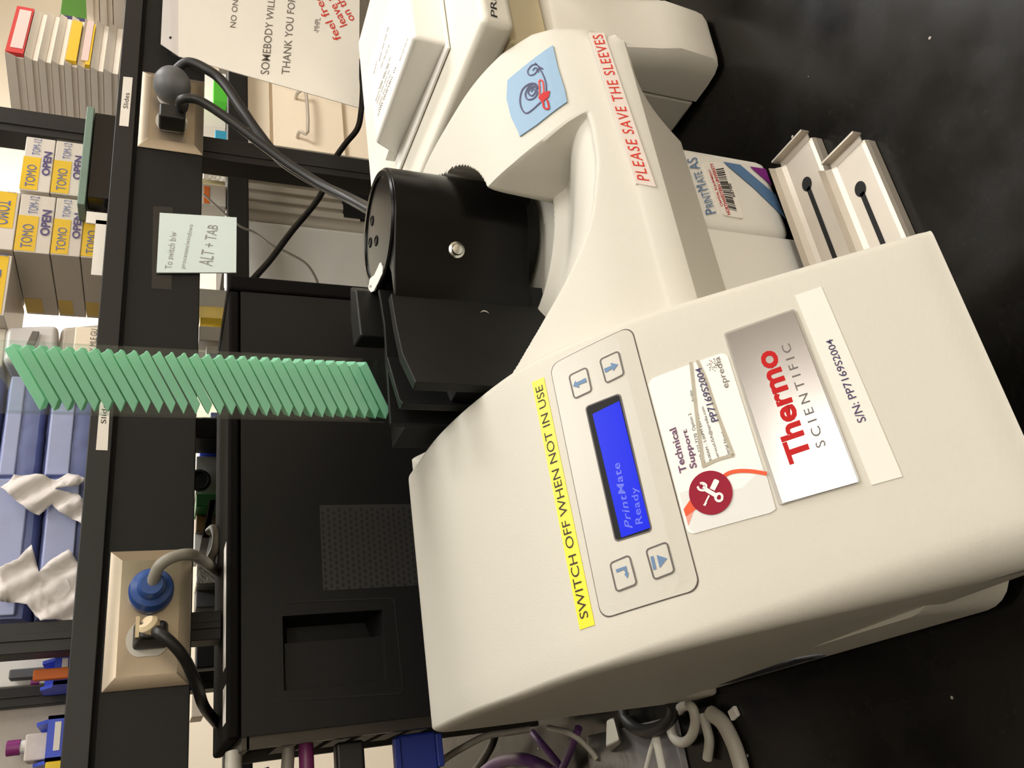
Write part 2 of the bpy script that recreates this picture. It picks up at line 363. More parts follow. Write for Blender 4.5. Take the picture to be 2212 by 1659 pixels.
# ------------------------------------------------------------------ cassette printer
PR = thing('cassette_printer', 'grey tissue cassette printer with blue display and black hopper on the bench', 'printer', (.2, .45, 0))
_mp = [(.2417,.0571),(.2864,.1095),(.3320,.1620),(.3578,.1869),(.3999,.2153),(.4472,.2308),(.5108,.2412),(.5848,.2420)]
MPD = [tuple(p) for p in cat_rom(_mp, 7)]
HOOD = ProfS(MPD)
def interp(x, tab): return float(np.interp(x, [t[0] for t in tab], [t[1] for t in tab]))
XLt = [(.2417,.0785),(.261,.076),(.289,.070),(.318,.0635),(.349,.058),(.391,.0525),(.461,.049),(.585,.0475)]
XWt = [(.24,.0565),(.30,.053),(.35,.050),(.45,.0455),(.585,.0435)]
def make_hood():
    mb = MB(); rows = []
    P = np.array(MPD); N = len(P)
    for i in range(N):
        t = P[min(i+1, N-1)]-P[max(i-1, 0)]; t = t/np.linalg.norm(t); nin = np.array([t[1], -t[0]])
        y = P[i][0]; XL, XW = interp(y, XLt), interp(y, XWt); wl = XL-XW; row = []
        dl = max(wl, .009)
        for k in range(7, 0, -1):
            a = math.radians(k*90/7); q = P[i]+nin*dl*(1-math.cos(a)); row.append((XL-wl*math.sin(a), *q))
        XR = .2325; wr = .006
        for k in range(0, 13): row.append((XL+(XR-wr-XL)*k/12, *P[i]))
        for k in range(1, 6):
            a = math.radians(k*18); q = P[i]+nin*wr*(1-math.cos(a)); row.append((XR-wr+wr*math.sin(a), *q))
        rows.append(row)
    # rounded back edge and chin
    y, z = P[-1]; W = len(rows[0])
    for k in range(1, 5):
        a = math.radians(k*22.5); rows.append([(x, yy+.008*math.sin(a), zz-.008*(1-math.cos(a))) for x, yy, zz in rows[N-1]])
    chin = [[(x, yy-.0016*k, zz-.0035*k+(.0006*k*k)) for x, yy, zz in rows[0]] for k in (2, 1)]
    rows = chin+rows
    V = [p for r in rows for p in r]; F = [(i*W+k, i*W+k+1, (i+1)*W+k+1, (i+1)*W+k) for i in range(len(rows)-1) for k in range(W-1)]
    n0 = len(V)
    L = [i*W for i in range(len(rows))]; Rr = [i*W+W-1 for i in range(len(rows))]
    V += [(.0435, .593, .054), (.0565, .2435, .048), (.2325, .593, .054), (.2325, .2435, .048)]
    F += [tuple(L+[n0, n0+1]), tuple(Rr+[n0+2, n0+3])]
    last = len(rows)-1
    F += [tuple([last*W+k for k in range(W)]+[n0+2, n0]), tuple([k for k in range(W)]+[n0+3, n0+1]), (n0, n0+1, n0+3, n0+2)]
    mb.add(V, F); return mb
hood = make_hood()
bmh = hood.build('front_cover', m_body, PR)
# base under the cover, with its rounded front corner
def rcorner(x0, x1, y0, y1, r, n=6):
    out = [(x0+r-r*math.cos(math.radians(90*k/n)), y0+r-r*math.sin(math.radians(90*k/n))) for k in range(n+1)]
    return out+[(x1, y0), (x1, y1), (x0, y1)]
MB().prism(rcorner(.0505, .24, .306, .60, .022), .006, .062).build('base_housing', m_body, PR)
MB().prism(rcorner(.054, .238, .312, .59, .022), 0, .006).build('foot_strip', m_black, PR)
MB().box(.046, .235, .594, .625, .0, .2).build('rear_panel', M('rear_grey_plastic', (176, 170, 156), .5), PR, bevel=.004)
# sticker low on the left side
sd = PlaneS((.0502, .45, .03), (-1, 0, 0), (0, -1, 0))
d = Decal(sd)
d.raw = True
def q4(y0, y1, z0, z1): return [np.array([.45-y0, z1-.03]), np.array([.45-y1, z1-.03]), np.array([.45-y1, z0-.03]), np.array([.45-y0, z0-.03])]
m_stk = M('silver_sticker', (150, 154, 166), .25, var=.2, scale=60)
d.fill(d.rr(q4(.56, .44, .014, .044), .014), m_stk, .0006, skirt=-.0006)
for k in range(9):
    yy = .545-.011*k; d.fill(d.rr(q4(yy, yy-.006, .019, .039)), m_blk, .0009)
d.build('side_sticker', PR)['label'] = 'silver oval sticker with dark bars'

# control panel
PNL = [(1301, 1336.7), (1189.6, 791.4), (1363, 706.6), (1512.4, 1272)]
cp = Decal(HOOD); cp.base(PNL, M('panel_gap', (96, 86, 78), .6, var=0), .0002, .006, .0006).base(PNL, m_panel, .0006, .006)
CP = cp.build('control_panel', PR)
def key(quad, icon):
    d = Decal(HOOD); d.base(quad, m_panel, .0009, .0022).ring(quad, m_ring, .0011, .0022, .00085)
    for p in icon: d.poly(p, m_bluep, .0012)
    d.build('key', CP)['label'] = 'outlined key with a blue symbol'
zz6 = lambda p: Z(1120, 680, 3.95, p)
zz7 = lambda p: Z(1120, 1000, 3.95, p)
key([(1241.5,864.3),(1229,812),(1269.4,792.7),(1281.3,845.8)], [zz6([(473,615),(492,567),(502,583),(580,543),(590,578),(520,605),(530,628)])])
key([(1309.9,831.1),(1295.2,777.5),(1338.2,757.7),(1350.9,810.4)], [zz6([(856,428),(815,486),(808,465),(748,500),(736,465),(800,440),(790,416)])])
key([(1332.7,1281),(1317.5,1216.5),(1361.8,1197.5),(1379.5,1263.3)], [zz7([(838,912),(927,880),(939,940),(948,938),(938,987),(908,950),(921,946),(908,912),(846,938)])])
key([(1413.7,1255.2),(1394.7,1187.3),(1442.8,1169.1),(1460.5,1236.7)], [zz7([(1132,803),(1158,796),(1184,908),(1158,916)]), zz7([(1185,788),(1274,817),(1212,898)])])
d = Decal(HOOD); FR = [(1331,1170.5),(1266,880),(1340,851),(1409,1147)]
d.base(FR, m_ring, .0009, .0022, .0003).quad(FR, m_bez, .0011, .0018, -.0005)
DS = d.build('display_bezel', CP)
d = Decal(HOOD); SC = [(1344.5,1162),(1282,896),(1339.7,867.5),(1406,1141)]
d.base(SC, m_lcd, .0013)
d.text('PrintMate', [(1352.4,1138),(1325.6,1003.8),(1340.8,1000),(1369.4,1141.8)], m_lcdt, .0015, bold=.01, spacing=1.1)
d.text('Ready', [(1375.7,1134.2),(1364.3,1055.7),(1382,1051.9),(1396,1130.4)], m_lcdt, .0015, bold=.01, spacing=1.1)
d.build('display_screen', CP)['label'] = 'blue backlit screen showing two short lines of text'

# yellow warning tape
d = Decal(HOOD); d.base([(1253.4,1360.8),(1149.6,826.3),(1175.2,815.4),(1285.3,1349.9)], m_yellow, .0004)
d.text('SWITCH OFF WHEN NOT IN USE', [(1255,1338.5),(1157.2,838),(1172.4,831),(1272.6,1333)], m_blk, .0006)
d.build('warning_tape', PR)['label'] = 'yellow tape reading SWITCH OFF WHEN NOT IN USE'

# technical support card
d = Decal(HOOD); CARD = [(1487,1157),(1398.5,821.8),(1569,759.5),(1677,1104)]
d.base(CARD, m_card, .0004, .004)
d.poly(zz7([(1372,258),(1480,225),(1640,200),(1830,230),(1915,212),(2085,37),(2120,120),(2196,395),(2150,428),(1505,602),(1462,560)]), m_lgry, .0005, sub=True)
d.text('Technical', zz6([(1378,1357),(1288,985),(1345,960),(1440,1340)]), m_purp, .0007, bold=.02)
d.text('Support', zz6([(1466,1318),(1396,990),(1447,972),(1545,1300)]), m_purp, .0007, bold=.02)
d.text('(800) 522-7270  Option 2', zz6([(1562,1275),(1448,850),(1480,835),(1605,1262)]), m_blk, .0006)
d.text('8:00AM - 5:00PM EST Monday - Friday', zz6([(1630,1255),(1455,655),(1483,640),(1660,1245)]), m_blk, .0006)
d.text('serviceUSA@epredia.com', zz6([(1690,1232),(1556,795),(1588,782),(1724,1222)]), m_blk, .0006)
d.text('Serial Number:', zz6([(1780,1208),(1714,950),(1742,942),(1808,1198)]), m_blk, .0006)
for seg in ([(1472,408),(1497,640),(1530,930),(1580,1300)], [(1525,392),(1600,560),(1700,860),(1835,1205)], [(1568,1300),(1700,1238),(1838,1200)]):
    d.line(zz6(seg), 7, m_tape, .0008)
d.text('PP7169S2004', zz6([(1650,930),(1508,470),(1562,450),(1712,905)]), m_pen, .0009, bold=.012, shear=.1)
d.text('epredia', zz6([(1745,637),(1670,372),(1730,355),(1815,615)]), m_gry, .0007)
for k in range(26):
    rr_, a = (22+16*(k % 3)), k*2.4; cx, cy = 1662+rr_*math.cos(a)*.9, 432+rr_*math.sin(a)*.95
    d.poly(zz6([(cx+5*math.cos(t*1.047), cy+5*math.sin(t*1.047)) for t in range(6)]), m_crim if k == 7 else m_gry, .0007)
d.line(zz7([(1740,125),(1800,88),(1880,72),(1990,74),(2120,95)]), 8.5, m_oran, .0007)
d.poly(zz7([(1465,318),(1520,395),(1430,460),(1410,400)]), m_oran, .0007); d.poly(zz7([(1430,460),(1505,395),(1450,540)]), m_pink, .0006)
CI = [(1643+186*math.cos(t*math.pi/24), 258+188*math.sin(t*math.pi/24)) for t in range(48)]
d.poly(zz7(CI), m_crim, .0010, sub=False)
d.poly(zz7([(1570,222),(1590,190),(1570,172),(1552,180),(1586,200),(1598,212),(1606,222)]), m_card, .0012)
d.line(zz7([(1585,222),(1700,290)]), 9, m_card, .0012); d.line(zz7([(1532,205),(1542,228),(1565,238),(1590,236),(1604,212),(1600,190),(1575,176),(1552,180)]), 4.6, m_card, .0012)
d.line(zz7([(1713+30*math.cos(t*.698), 298+32*math.sin(t*.698)) for t in range(10)]), 5.2, m_card, .0012)
d.poly(zz7([(1683,142),(1712,155),(1714,168),(1676,242),(1636,222),(1670,148)]), m_card, .0012); d.line(zz7([(1630,282),(1598,345)]), 3.4, m_card, .0012); d.poly(zz7([(1600,335),(1612,345),(1597,372),(1578,365)]), m_card, .0012)
d.build('support_card', PR)['label'] = 'white technical support card with a crimson tool emblem'

# nameplate
zz8 = lambda p: Z(1500, 560, 3.107, p)
d = Decal(HOOD); d.base([(1683.5,1092.7),(1563.4,721),(1716.3,667.8),(1857.3,1041)], m_clrrim, .0010, .0015)
d.quad(zz8([(592,1643),(215,512),(664,352),(1098,1500)]), m_alu, .0016)
d.text('Thermo', zz8([(641,1387),(386,659),(541,607),(796,1335)]), m_red, .0018, bold=.03)
d.text('S C I E N T I F I C', zz8([(822,1278),(583,590),(640,572),(884,1255)]), m_gry, .0018)
d.build('nameplate', PR)['label'] = 'brushed aluminium nameplate with red lettering'
# serial label
d = Decal(HOOD); d.base([(1883,1048.3),(1717.3,638.9),(1774.2,619.5),(1949.6,1029.9)], m_label, .0004)
d.text('S/N: PP7169S2004', zz8([(1098,1105),(880,550),(925,535),(1155,1085)]), m_pen, .0006, bold=.006)
d.build('serial_label', PR)['label'] = 'white tape label with the serial number'

# deck to the right of the cover, with the hopper well scooped out of it
_wp = [(.344,.148),(.3698,.1766),(.4128,.205),(.4558,.2196),(.516,.2308),(.602,.2334)]
WPD = [tuple(p) for p in cat_rom(_wp, 8)]; DECK = ProfS(WPD)
HC = np.array([.399, .504])
XRt = [(.337,.452),(.344,.466),(.351,.480),(.364,.492),(.3775,.498),(.399,.4985),(.4386,.4895),(.4945,.476),(.5186,.4685),(.60,.455)]
WXt = [(.34,.4035),(.352,.4030),(.358,.4022),(.366,.400),(.381,.395),(.404,.3896),(.4266,.386),(.44,.3865),(.60,.41)]
RRt = [(-180,.178),(-154,.1742),(-143,.1696),(-132.7,.1661),(-122.4,.162),(-111.7,.1555),(-98,.1504),(-80,.148)]
HRt = [(-180,.075),(-99,.0741),(-94,.0716),(-83,.0667),(-70,.0596),(-50,.0502),(-39,.0445),(0,.044),(180,.05)]
def sm(t): t = min(max(t, 0), 1); return t*t*(3-2*t)
def deck_z(x, y, side=1):
    zp = float(np.interp(y, [p[0] for p in WPD], [p[1] for p in WPD]))
    dx, dy = x-HC[0], y-HC[1]; r = math.hypot(dx, dy); th = math.degrees(math.atan2(dy, dx))
    xw = interp(y, WXt); Rr = interp(th, RRt) if th < -60 else .178 if th > 90 else .148
    zf = .1605+(zp-.1605)*max((r-.092)/max(Rr-.092, .01), 0)**1.5
    zf -= .0060*sm((Rr-r)/.007)*sm((r-.078)/.014)
    if r < .080: zf = .1605-sm((.080-r)/.010)*.009
    z = zp
    if side < 0 and r < Rr: z = min(zf, zp)
    elif side > 0:
        h = sm((interp(th, HRt)-r)/.008+.5); z = zp+(min(.152, zp)-zp)*h
    return z
def make_deck():
    ys = list(np.linspace(.344, .46, 84))+list(np.linspace(.4615, .60, 70)); rows = []
    for y in ys:
        XR = interp(y, XRt); b = .010; row = []; xw = interp(y, WXt)
        for x in np.linspace(.231, xw-.0022, 110): row.append((x, y, deck_z(x, y, -1)))
        zb1, zt1 = deck_z(xw-.0022, y, -1), deck_z(xw+.0022, y, 1)
        d_ = max(zt1-zb1, 0); e_ = min(.0025, d_*.3)
        for f_, h_ in ((-.0014, 0), (-.0006, .10), (.0000, .5), (.0006, .92)): row.append((xw+f_, y, zb1+d_*h_ if h_ else zb1))
        for x in np.concatenate([np.linspace(xw+.0022, xw+.03, 34), np.linspace(xw+.032, XR-b, 24)]): row.append((x, y, deck_z(x, y, 1)))
        z0 = deck_z(XR-b, y, 1)
        for k in range(1, 8):
            a = math.radians(k*90/7); row.append((XR-b+b*math.sin(a), y, z0-b*(1-math.cos(a))))
        rows.append(row)
    W = len(rows[0])
    def zb(x): return .0825 if x < .40 else .0825+(x-.40)/.06*.05
    front = []
    r0 = rows[0]; chain = []
    for dy, dz in ((.0020, -.0012), (.0070, -.0140), (.0076, -.0160), (.0068, -.018)):
        chain.append([(x if x < .45 else x-(x-.45)*dy*30, y-dy, max(z+dz, zb(x))) for x, y, z in r0])
    bot = [(x if x < .45 else x-(x-.45)*.3, .365, zb(x)) for x, y, z in r0]
    allr = [bot]+chain[::-1]+rows
    V = [p for r in allr for p in r]; F = [(i*W+k, i*W+k+1, (i+1)*W+k+1, (i+1)*W+k) for i in range(len(allr)-1) for k in range(W-1)]
    n0 = len(V); nf = 1+len(chain); side = []
    for i in range(len(rows)):
        x, y, z = rows[i][-1]; side.append(len(V)); V.append((x-.003, y, z-.022))
    F += [((nf+i)*W+W-1, (nf+i+1)*W+W-1, side[i+1], side[i]) for i in range(len(rows)-1)]
    bi = len(V); V += [(.231, .60, .103), (.40, .60, .103)]
    F += [tuple([k for k in range(W)]+[side[0]]+side+[bi+1, bi])[:]] if False else []
    return MB().add(V, F)
make_deck().build('hopper_deck', m_body, PR)
MB().prism([(.236,.366),(.41,.366),(.44,.372),(.45,.39),(.445,.59),(.236,.59)], .118, .124).build('deck_underside', m_body, PR)
# label along the front chamfer of the deck
chS = PlaneS((.35, .3373, .135), (0, -.906, .423))
d = Decal(chS); zz2 = lambda p: Z(1060, 0, 3.95, p)
d.base(zz2([(1238,1575),(840,290),(965,292),(1408,1604)]), M('clear_backed_tape', (226, 212, 202), .35, var=.02), .0012)
d.text('PLEASE SAVE THE SLEEVES', zz2([(1255,1552),(866,318),(950,300),(1355,1556)]), m_redpen, .0014, bold=.004, shear=.12, spacing=1.15)
d.build('sleeve_tape', PR)['label'] = 'tape lettered in red marker PLEASE SAVE THE SLEEVES'
# base to the right with the printed front panel
MB().box(.326, .4005, .367, .60, .003, .105).build('front_panel', m_pale, PR, bevel=.010, seg=4)
MB().box(.225, .3254, .3664, .60, .003, .105).build('centre_panel', m_pale, PR, bevel=.003)
bs = PlaneS((.35, .3664, .05), (0, -1, 0)); zz3 = lambda p: Z(1400, 200, 3.35, p)
d = Decal(bs)
def _pm(body, ya, yb, h):
    fx = lambda y: 490-(872-y)*.354
    B0, B1 = np.array((fx(ya), ya)), np.array((fx(yb), yb)); up = np.array((-.94, .34))*h
    d.text(body, zz3([B0+up, B1+up, B1, B0]), m_bluep, .0006, shear=.18)
_pm('P', 872, 828, 72); _pm('RINT', 824, 708, 56); _pm('M', 704, 652, 72); _pm('ATE', 649, 564, 56); _pm('AS', 552, 462, 72)
d.poly(zz3([(540,503),(665,525),(920,742),(990,915),(760,690)]), m_bluep, .0005); d.poly(zz3([(733,537),(848,555),(893,677)]), m_mag, .0005)
d.build('model_lettering', PR)
d = Decal(bs); d.base(zz3([(532,890),(395,505),(560,520),(690,918)]), m_white, .0009, .003)
d.text('CAPITAL EQUIPMENT', zz3([(520,832),(430,565),(446,560),(540,828)]), m_red, .0011, bold=.02)
d.text('NORTHWESTERN UNIVERSITY', zz3([(568,893),(440,520),(462,515),(592,888)]), m_red, .0011, bold=.02)
d.text('88788', zz3([(608,765),(572,668),(592,662),(626,762)]), m_blk, .0011, bold=.01)
xx = 0.0; rnd = random.Random(3)
while xx < 1:
    wq = rnd.choice((.012, .02, .03)); x2 = min(xx+wq, 1)
    A, B = np.array((575+25, 860)), np.array((482+25, 558)); C_, D_ = np.array((638, 866)), np.array((540, 552))
    A = np.array((578, 848)); B = np.array((482, 562))
    d.poly(zz3([A+(B-A)*xx, A+(B-A)*x2, C_+(D_-C_)*x2, C_+(D_-C_)*xx]), m_blk, .0011); xx = x2+rnd.choice((.01, .018, .025))
d.build('asset_label', PR)['label'] = 'white barcode label with red lettering'
# two steel output trays
def tray(x1, y0, y1, z):
    mb = MB(); x0 = .19
    P = [(y1+.001, z+.010), (y1, z+.005), (y1-.0025, z+.0012), (y1-.006, z), (y0+.003, z), (y0+.0006, z-.001), (y0, z-.004), (y0, .0005)]
    P2 = [(a, b-.0012) for a, b in P[:5]]+[(y0+.0012, z-.0025), (y0+.0012, z-.004), (y0+.0012, .0005)]
    V = [(x0, *p) for p in P]+[(x1, *p) for p in P]+[(x0, *p) for p in P2]+[(x1, *p) for p in P2]; n = len(P)
    F = [(i, i+1, n+i+1, n+i) for i in range(n-1)]+[(2*n+i, 2*n+i+1, 3*n+i+1, 3*n+i) for i in range(n-1)]
    F += [(n+i, n+i+1, 3*n+i+1, 3*n+i) for i in range(n-1)]+[(i, i+1, 2*n+i+1, 2*n+i) for i in range(n-1)]+[(0, n, 3*n, 2*n), (n-1, 2*n-1, 4*n-1, 3*n-1)]
    mb.add(V, F); mb.box(x1-.0008, x1+.0062, y0+.002, y1-.002, z-.0008, z+.0002); mb.box(x1+.005, x1+.0064, y0+.001, y1, z-.001, z+.006)
    o = mb.build('output_tray', m_steel, PR, smooth=False)
    ym = (y0+y1)/2; s = MB(); n = 20; xh = x1-.028
    s.prism([(xh+.0055*math.cos(2*math.pi*k/n), ym+.0045*math.sin(2*math.pi*k/n)) for k in range(n)], z, z+.0003)
    s.prism([(x0, ym-.0018), (xh-.003, ym-.0018), (xh-.003, ym+.0018), (x0, ym+.0018)], z, z+.0003)
    so = s.build('keyhole_slot', m_deep, o); return o
tray(.377, .3186, .353, .010); tray(.342, .2826, .3146, .010)

# black hopper: drum, cover plate, feed box
HP = None
def arc(r, a0, a1, n): return [(HC[0]+r*math.cos(math.radians(a0+(a1-a0)*k/n)), HC[1]+r*math.sin(math.radians(a0+(a1-a0)*k/n))) for k in range(n+1)]
DR = MB().lathe([(.044, .156), (.0462, .160), (.0462, .268), (.0462, .2722), (.0450, .2735), (.0405, .2735), (.040, .2722), (.002, .2722)], (*HC, 0), n=72).build('hopper_drum', m_black, PR)
pl = arc(.0475, 150, -118, 50)+[(.3440, .4755), (.3255, .4790), (.322, .4825), (.345, .4835), (.358, .489)]
MB().prism(pl, .166, .2715).build('drum_cover', m_black, PR, bevel=.0012)
for (px, py) in ((803, 477), (799, 524), (812, 520)):
    q = atZ(px, py, .2725); MB().lathe([(.0042, 0), (.0042, .0004), (.0034, .0008), (.0030, .0003), (.0004, .0003)], (q[0], q[1], .2722), n=20).build('screw_recess', m_black, DR)
_a = HC+.0475*np.array([math.cos(math.radians(-118)), math.sin(math.radians(-118))]); _b = np.array([.3440, .4755]); _t = _n(_b-_a); ax = np.array([_t[1], -_t[0], 0]); ax = ax if ax[1] < 0 else -ax
_r = ray(986, 540); q = ORI+_r*(((np.array([*_a, 0])-ORI)@ax)/(_r@ax))
SCW = MB().lathe([(.0062, -.001), (.0062, .0008), (.0055, .0012), (.0045, .0016), (.0038, .0030), (.0015, .0036), (.0002, .0036)], q, ax, 24).build('drum_screw', m_screw, PR)
tp = PlaneS((*HC, .2736), (0, 0, 1)); d = Decal(tp); zz4 = lambda p: Z(760, 360, 3.95, p)
d.base(zz4([(150,1040),(160,975),(205,935),(218,880)]), m_white, .0004); d = Decal(tp)
d.fill(d.ab(zz4([(243,818),(266,870),(262,915),(225,995),(190,1062),(160,1074),(144,1035),(158,955),(195,925),(214,885)])), m_white, .0004, skirt=-.0008)
d.text('2', zz4([(158,1040),(158,1010),(172,1005),(172,1035)]), m_pen, .0006)
d.build('number_sticker', PR)['label'] = 'white curved sticker on the drum rim'
fb = MB()
fb.prism([(.326,.4805),(.2976,.4756),(.271,.468),(.2375,.446),(.2350,.453),(.268,.476),(.295,.4836),(.326,.4885)], .10, .274)
fb.build('feed_box_front', m_blackm, PR, bevel=.0008)
MB().prism([(.286,.51),(.239,.488),(.2360,.483),(.2388,.478),(.2445,.4845),(.288,.5045)], .10, .274).build('feed_box_wall', m_blackm, PR, bevel=.0008)
MB().prism([(.350,.512),(.338,.509),(.315,.505),(.283,.508),(.2395,.5122),(.2385,.5165),(.283,.512),(.315,.509),(.338,.513),(.350,.516)], .10, .2735).build('feed_box_rail', m_blackm, PR, bevel=.0006)
MB().prism([(.243,.490),(.286,.512),(.345,.512),(.345,.484),(.325,.486),(.29,.481),(.262,.472),(.245,.462)], .10, .238).prism([(.2385,.5125),(.352,.513),(.365,.553),(.2385,.553)], .10, .262).build('feed_box_shade_fill', m_deep, PR)  # black fill between the plates, standing in for the shade inside the box
MB().prism([(.318,.528),(.362,.533),(.376,.550),(.346,.556),(.322,.553)], .262, .286).build('hopper_rear_guide', m_blackm, PR, bevel=.002)
for k in range(4): pass
for (px, py, zz_) in ((865, 688, .262), (1047, 680, .19)):
    r = ray(px, py); t = (.4790-ORI[1])/r[1]; p = ORI+r*t
    MB().lathe([(.0035, -.0002), (.0035, .0006), (.0022, .0002), (.0002, .0006)], (p[0], .4785 if px < 900 else p[1], p[2]), (.05, -1, 0), 18).build('hopper_screw', m_screw, PR)

# clear sleeve with the stacked cassettes
SE, SDp = np.array([.88, -.475]), np.array([.475, .88]); SO = np.array([.256, .541])
def sl(a, d, z): p = SO+SE*a+SDp*d; return (p[0], p[1], z)
SL = MB(); t = .0007
def wall(a0, a1, d0, d1): SL.hexa([sl(a0, d0, .2625), sl(a1, d0, .2625), sl(a1, d1, .2625), sl(a0, d1, .2625), sl(a0, d0, .66), sl(a1, d0, .66), sl(a1, d1, .66), sl(a0, d1, .66)])
wall(-.0024, .0436, 0, t); wall(-.0024, .0436, .0305, .0305+t); wall(-.0024, -.0024+t, t, .0305); wall(.0436-t, .0436, t, .0305)
tag(SL.build('cassette_sleeve', m_sleeve, smooth=False), 'tall clear plastic sleeve standing in the black hopper full of green cassettes', 'sleeve')
ordi = ['top', 'second', 'third', 'fourth', 'fifth', 'sixth', 'seventh', 'eighth', 'ninth', 'tenth', 'eleventh', 'twelfth', 'thirteenth', 'fourteenth', 'fifteenth']
NC = 30; pitch = (.4905-.2681)/29
def cassette_mesh():
    prof = [(0, 0), (.0377, .0212), (.0399, .0180), (.0412, .0174), (.0413, .0162), (.0395, .0152), (.0075, -.0024)]
    mb = MB()
    mb.extr(prof, lambda a, b: sl(a, .0012, b), lambda a, b: sl(a, .0296, b))
    return mb
cas0 = cassette_mesh().build('tissue_cassette', m_green, bevel=.0005)
for k in range(NC):
    c = cas0 if k == 0 else cas0.copy()
    if k: COL.objects.link(c)
    f = k/(NC-1); c.location = (0, 0, .4905-pitch*k)
    if k < 15: lb = 'green tissue cassette, %s%s in the clear sleeve' % (ordi[k], '' if k == 0 else ' from the top')
    else: lb = 'green tissue cassette, %s%s in the clear sleeve' % ('bottom' if k == NC-1 else ordi[NC-1-k], '' if k == NC-1 else ' from the bottom')
    tag(c, lb, 'cassette', 'green cassettes in the sleeve')

# blue note on the deck
d = Decal(DECK)
NQ = [(1098,175), (1195,100), (1206,148), (1221,196), (1226,222), (1160,272), (1124.6,296), (1121,286), (1106,255), (1096,215)]
d.fill(d.ab(NQ), m_note, .0012, sub=True, skirt=.0002)
zq = lambda p: Z(760, 0, 3.95, p)
d.line(zq([(1600,575),(1640,650),(1664,720),(1668,790)]), 2.6, m_pen, .0016)
d.line(zq([(1590,560),(1545,568),(1510,615),(1525,652),(1570,640),(1590,600),(1570,590),(1552,612)]), 2.4, m_pen, .0016)
d.line(zq([(1570,548),(1605,580),(1640,600)]), 2.8, m_pen, .0016); d.line(zq([(1605,575),(1598,630)]), 2.4, m_pen, .0016)
d.line(zq([(1602,765),(1575,725),(1520,728),(1465,775),(1444,860),(1458,935),(1495,975),(1545,950),(1622,880)]), 3, m_pen, .0016)
d.line(zq([(1595,770),(1560,728),(1515,755),(1490,815),(1510,858),(1560,850),(1592,805),(1570,750),(1530,765),(1515,805),(1545,828),(1575,795),(1555,765),(1540,795)]), 2.8, m_pen, .0017)
d.line(zq([(1610,840),(1612,760),(1606,710),(1622,695),(1640,715),(1648,800)]), 3.2, m_redpen, .0017)
d.poly(zq([(1600,845),(1640,800),(1700,785),(1690,840),(1630,885)]), m_red, .0018); d.line(zq([(1640,870),(1650,930),(1690,935),(1675,860)]), 4, m_red, .0018)
tag(d.build('sticky_note'), 'blue sticky note with spiral arrow doodle stuck on the printer deck', 'note')

# ------------------------------------------------------------------ desktop computer
PC = thing('desktop_computer', 'black desktop tower standing behind the grey printer', 'computer', (.3, .84, 0))
X0, X1, Y0, Y1, ZT = .0715, .502, .76, .926, .3495
hx0, hx1, hz0, hz1 = .104, .1665, .2255, .3150
mb = MB()
for a, b, c, e in ((X0, hx0, 0, ZT), (hx1, X1, 0, ZT), (hx0, hx1, 0, hz0), (hx0, hx1, hz1, ZT)): mb.add([(a,Y0,c),(b,Y0,c),(b,Y0,e),(a,Y0,e)], [(0,1,2,3)])
mb.add([(X0,Y0,0),(X1,Y0,0),(X1,Y1,0),(X0,Y1,0),(X0,Y0,ZT),(X1,Y0,ZT),(X1,Y1,ZT),(X0,Y1,ZT)], [(3,2,1,0),(4,5,6,7),(1,2,6,5),(2,3,7,6),(3,0,4,7)])
mb.build('case_body', m_pc, PC, smooth=False)
# finger recess in the side panel
r = MB(); D1, D2 = Y0+.032, Y0+.006; xm = .1440
r.add([(hx0,Y0,hz0),(hx1,Y0,hz0),(hx1,Y0,hz1),(hx0,Y0,hz1),(hx0+.001,D2,hz0+.002),(xm,D2,hz0+.002),(xm,D2,hz1-.002),(hx0+.001,D2,hz1-.002),
       (xm,D1,hz0+.004),(hx1-.004,D1,hz0+.010),(hx1-.004,D1,hz1-.008),(xm,D1,hz1-.008)],
      [(4,5,6,7),(0,3,7,4),(0,4,5),(3,6,7),(5,6,11,8),(8,9,10,11),(1,2,10,9),(0,5,8),(0,8,9,1),(3,2,10,11),(3,11,6)])
r.build('recess_handle', m_pc, PC, smooth=False)
pcS = PlaneS((.3, Y0, .2), (0, -1, 0)); d = Decal(pcS)
RQ = [(588,1517),(583,1302),(850,1292),(870,1500)]
d.ring([(586,1516),(581,1301),(852,1290),(872,1499)], m_deep, .0004, .006, .0012); d.build('recess_outline', PC)
# vent perforation
MB().box(.187, .268, Y0-.0001, Y0+.001, .149, .2785).build('vent_plate', M('dusty_black_steel', (34, 31, 28), .6, var=.1), PC, smooth=False)
mb = MB(); vz0, vz1, vx0, vx1 = .150, .276, .188, .266
nr, nc = 24, 13
for i in range(nr):
    for j in range(nc):
        cx = vx0+(vx1-vx0)*(j+.5*(i % 2))/nc; cz = vz1-(vz1-vz0)*i/nr
        mb.add([(cx+.0022*math.cos(k*1.0472), Y0-.0003, cz+.0015*math.sin(k*1.0472)) for k in range(6)], [tuple(range(6))])
mb.build('vent_grille', m_deep, PC, smooth=False)
MB().box(X1+.0012, .521, Y0-.002, Y1+.002, 0, .3615).build('front_bezel', m_pcbez, PC, bevel=.003)
MB().box(X0-.001, X1, Y0-.001, Y1, .3508, .3608).build('top_cover', m_pcbez, PC, bevel=.003)
MB().box(.13, .24, .775, .80, .3608, .3611).box(.085, .115, .77, .80, .3608, .3611).build('top_sticker', m_white, PC, smooth=False)
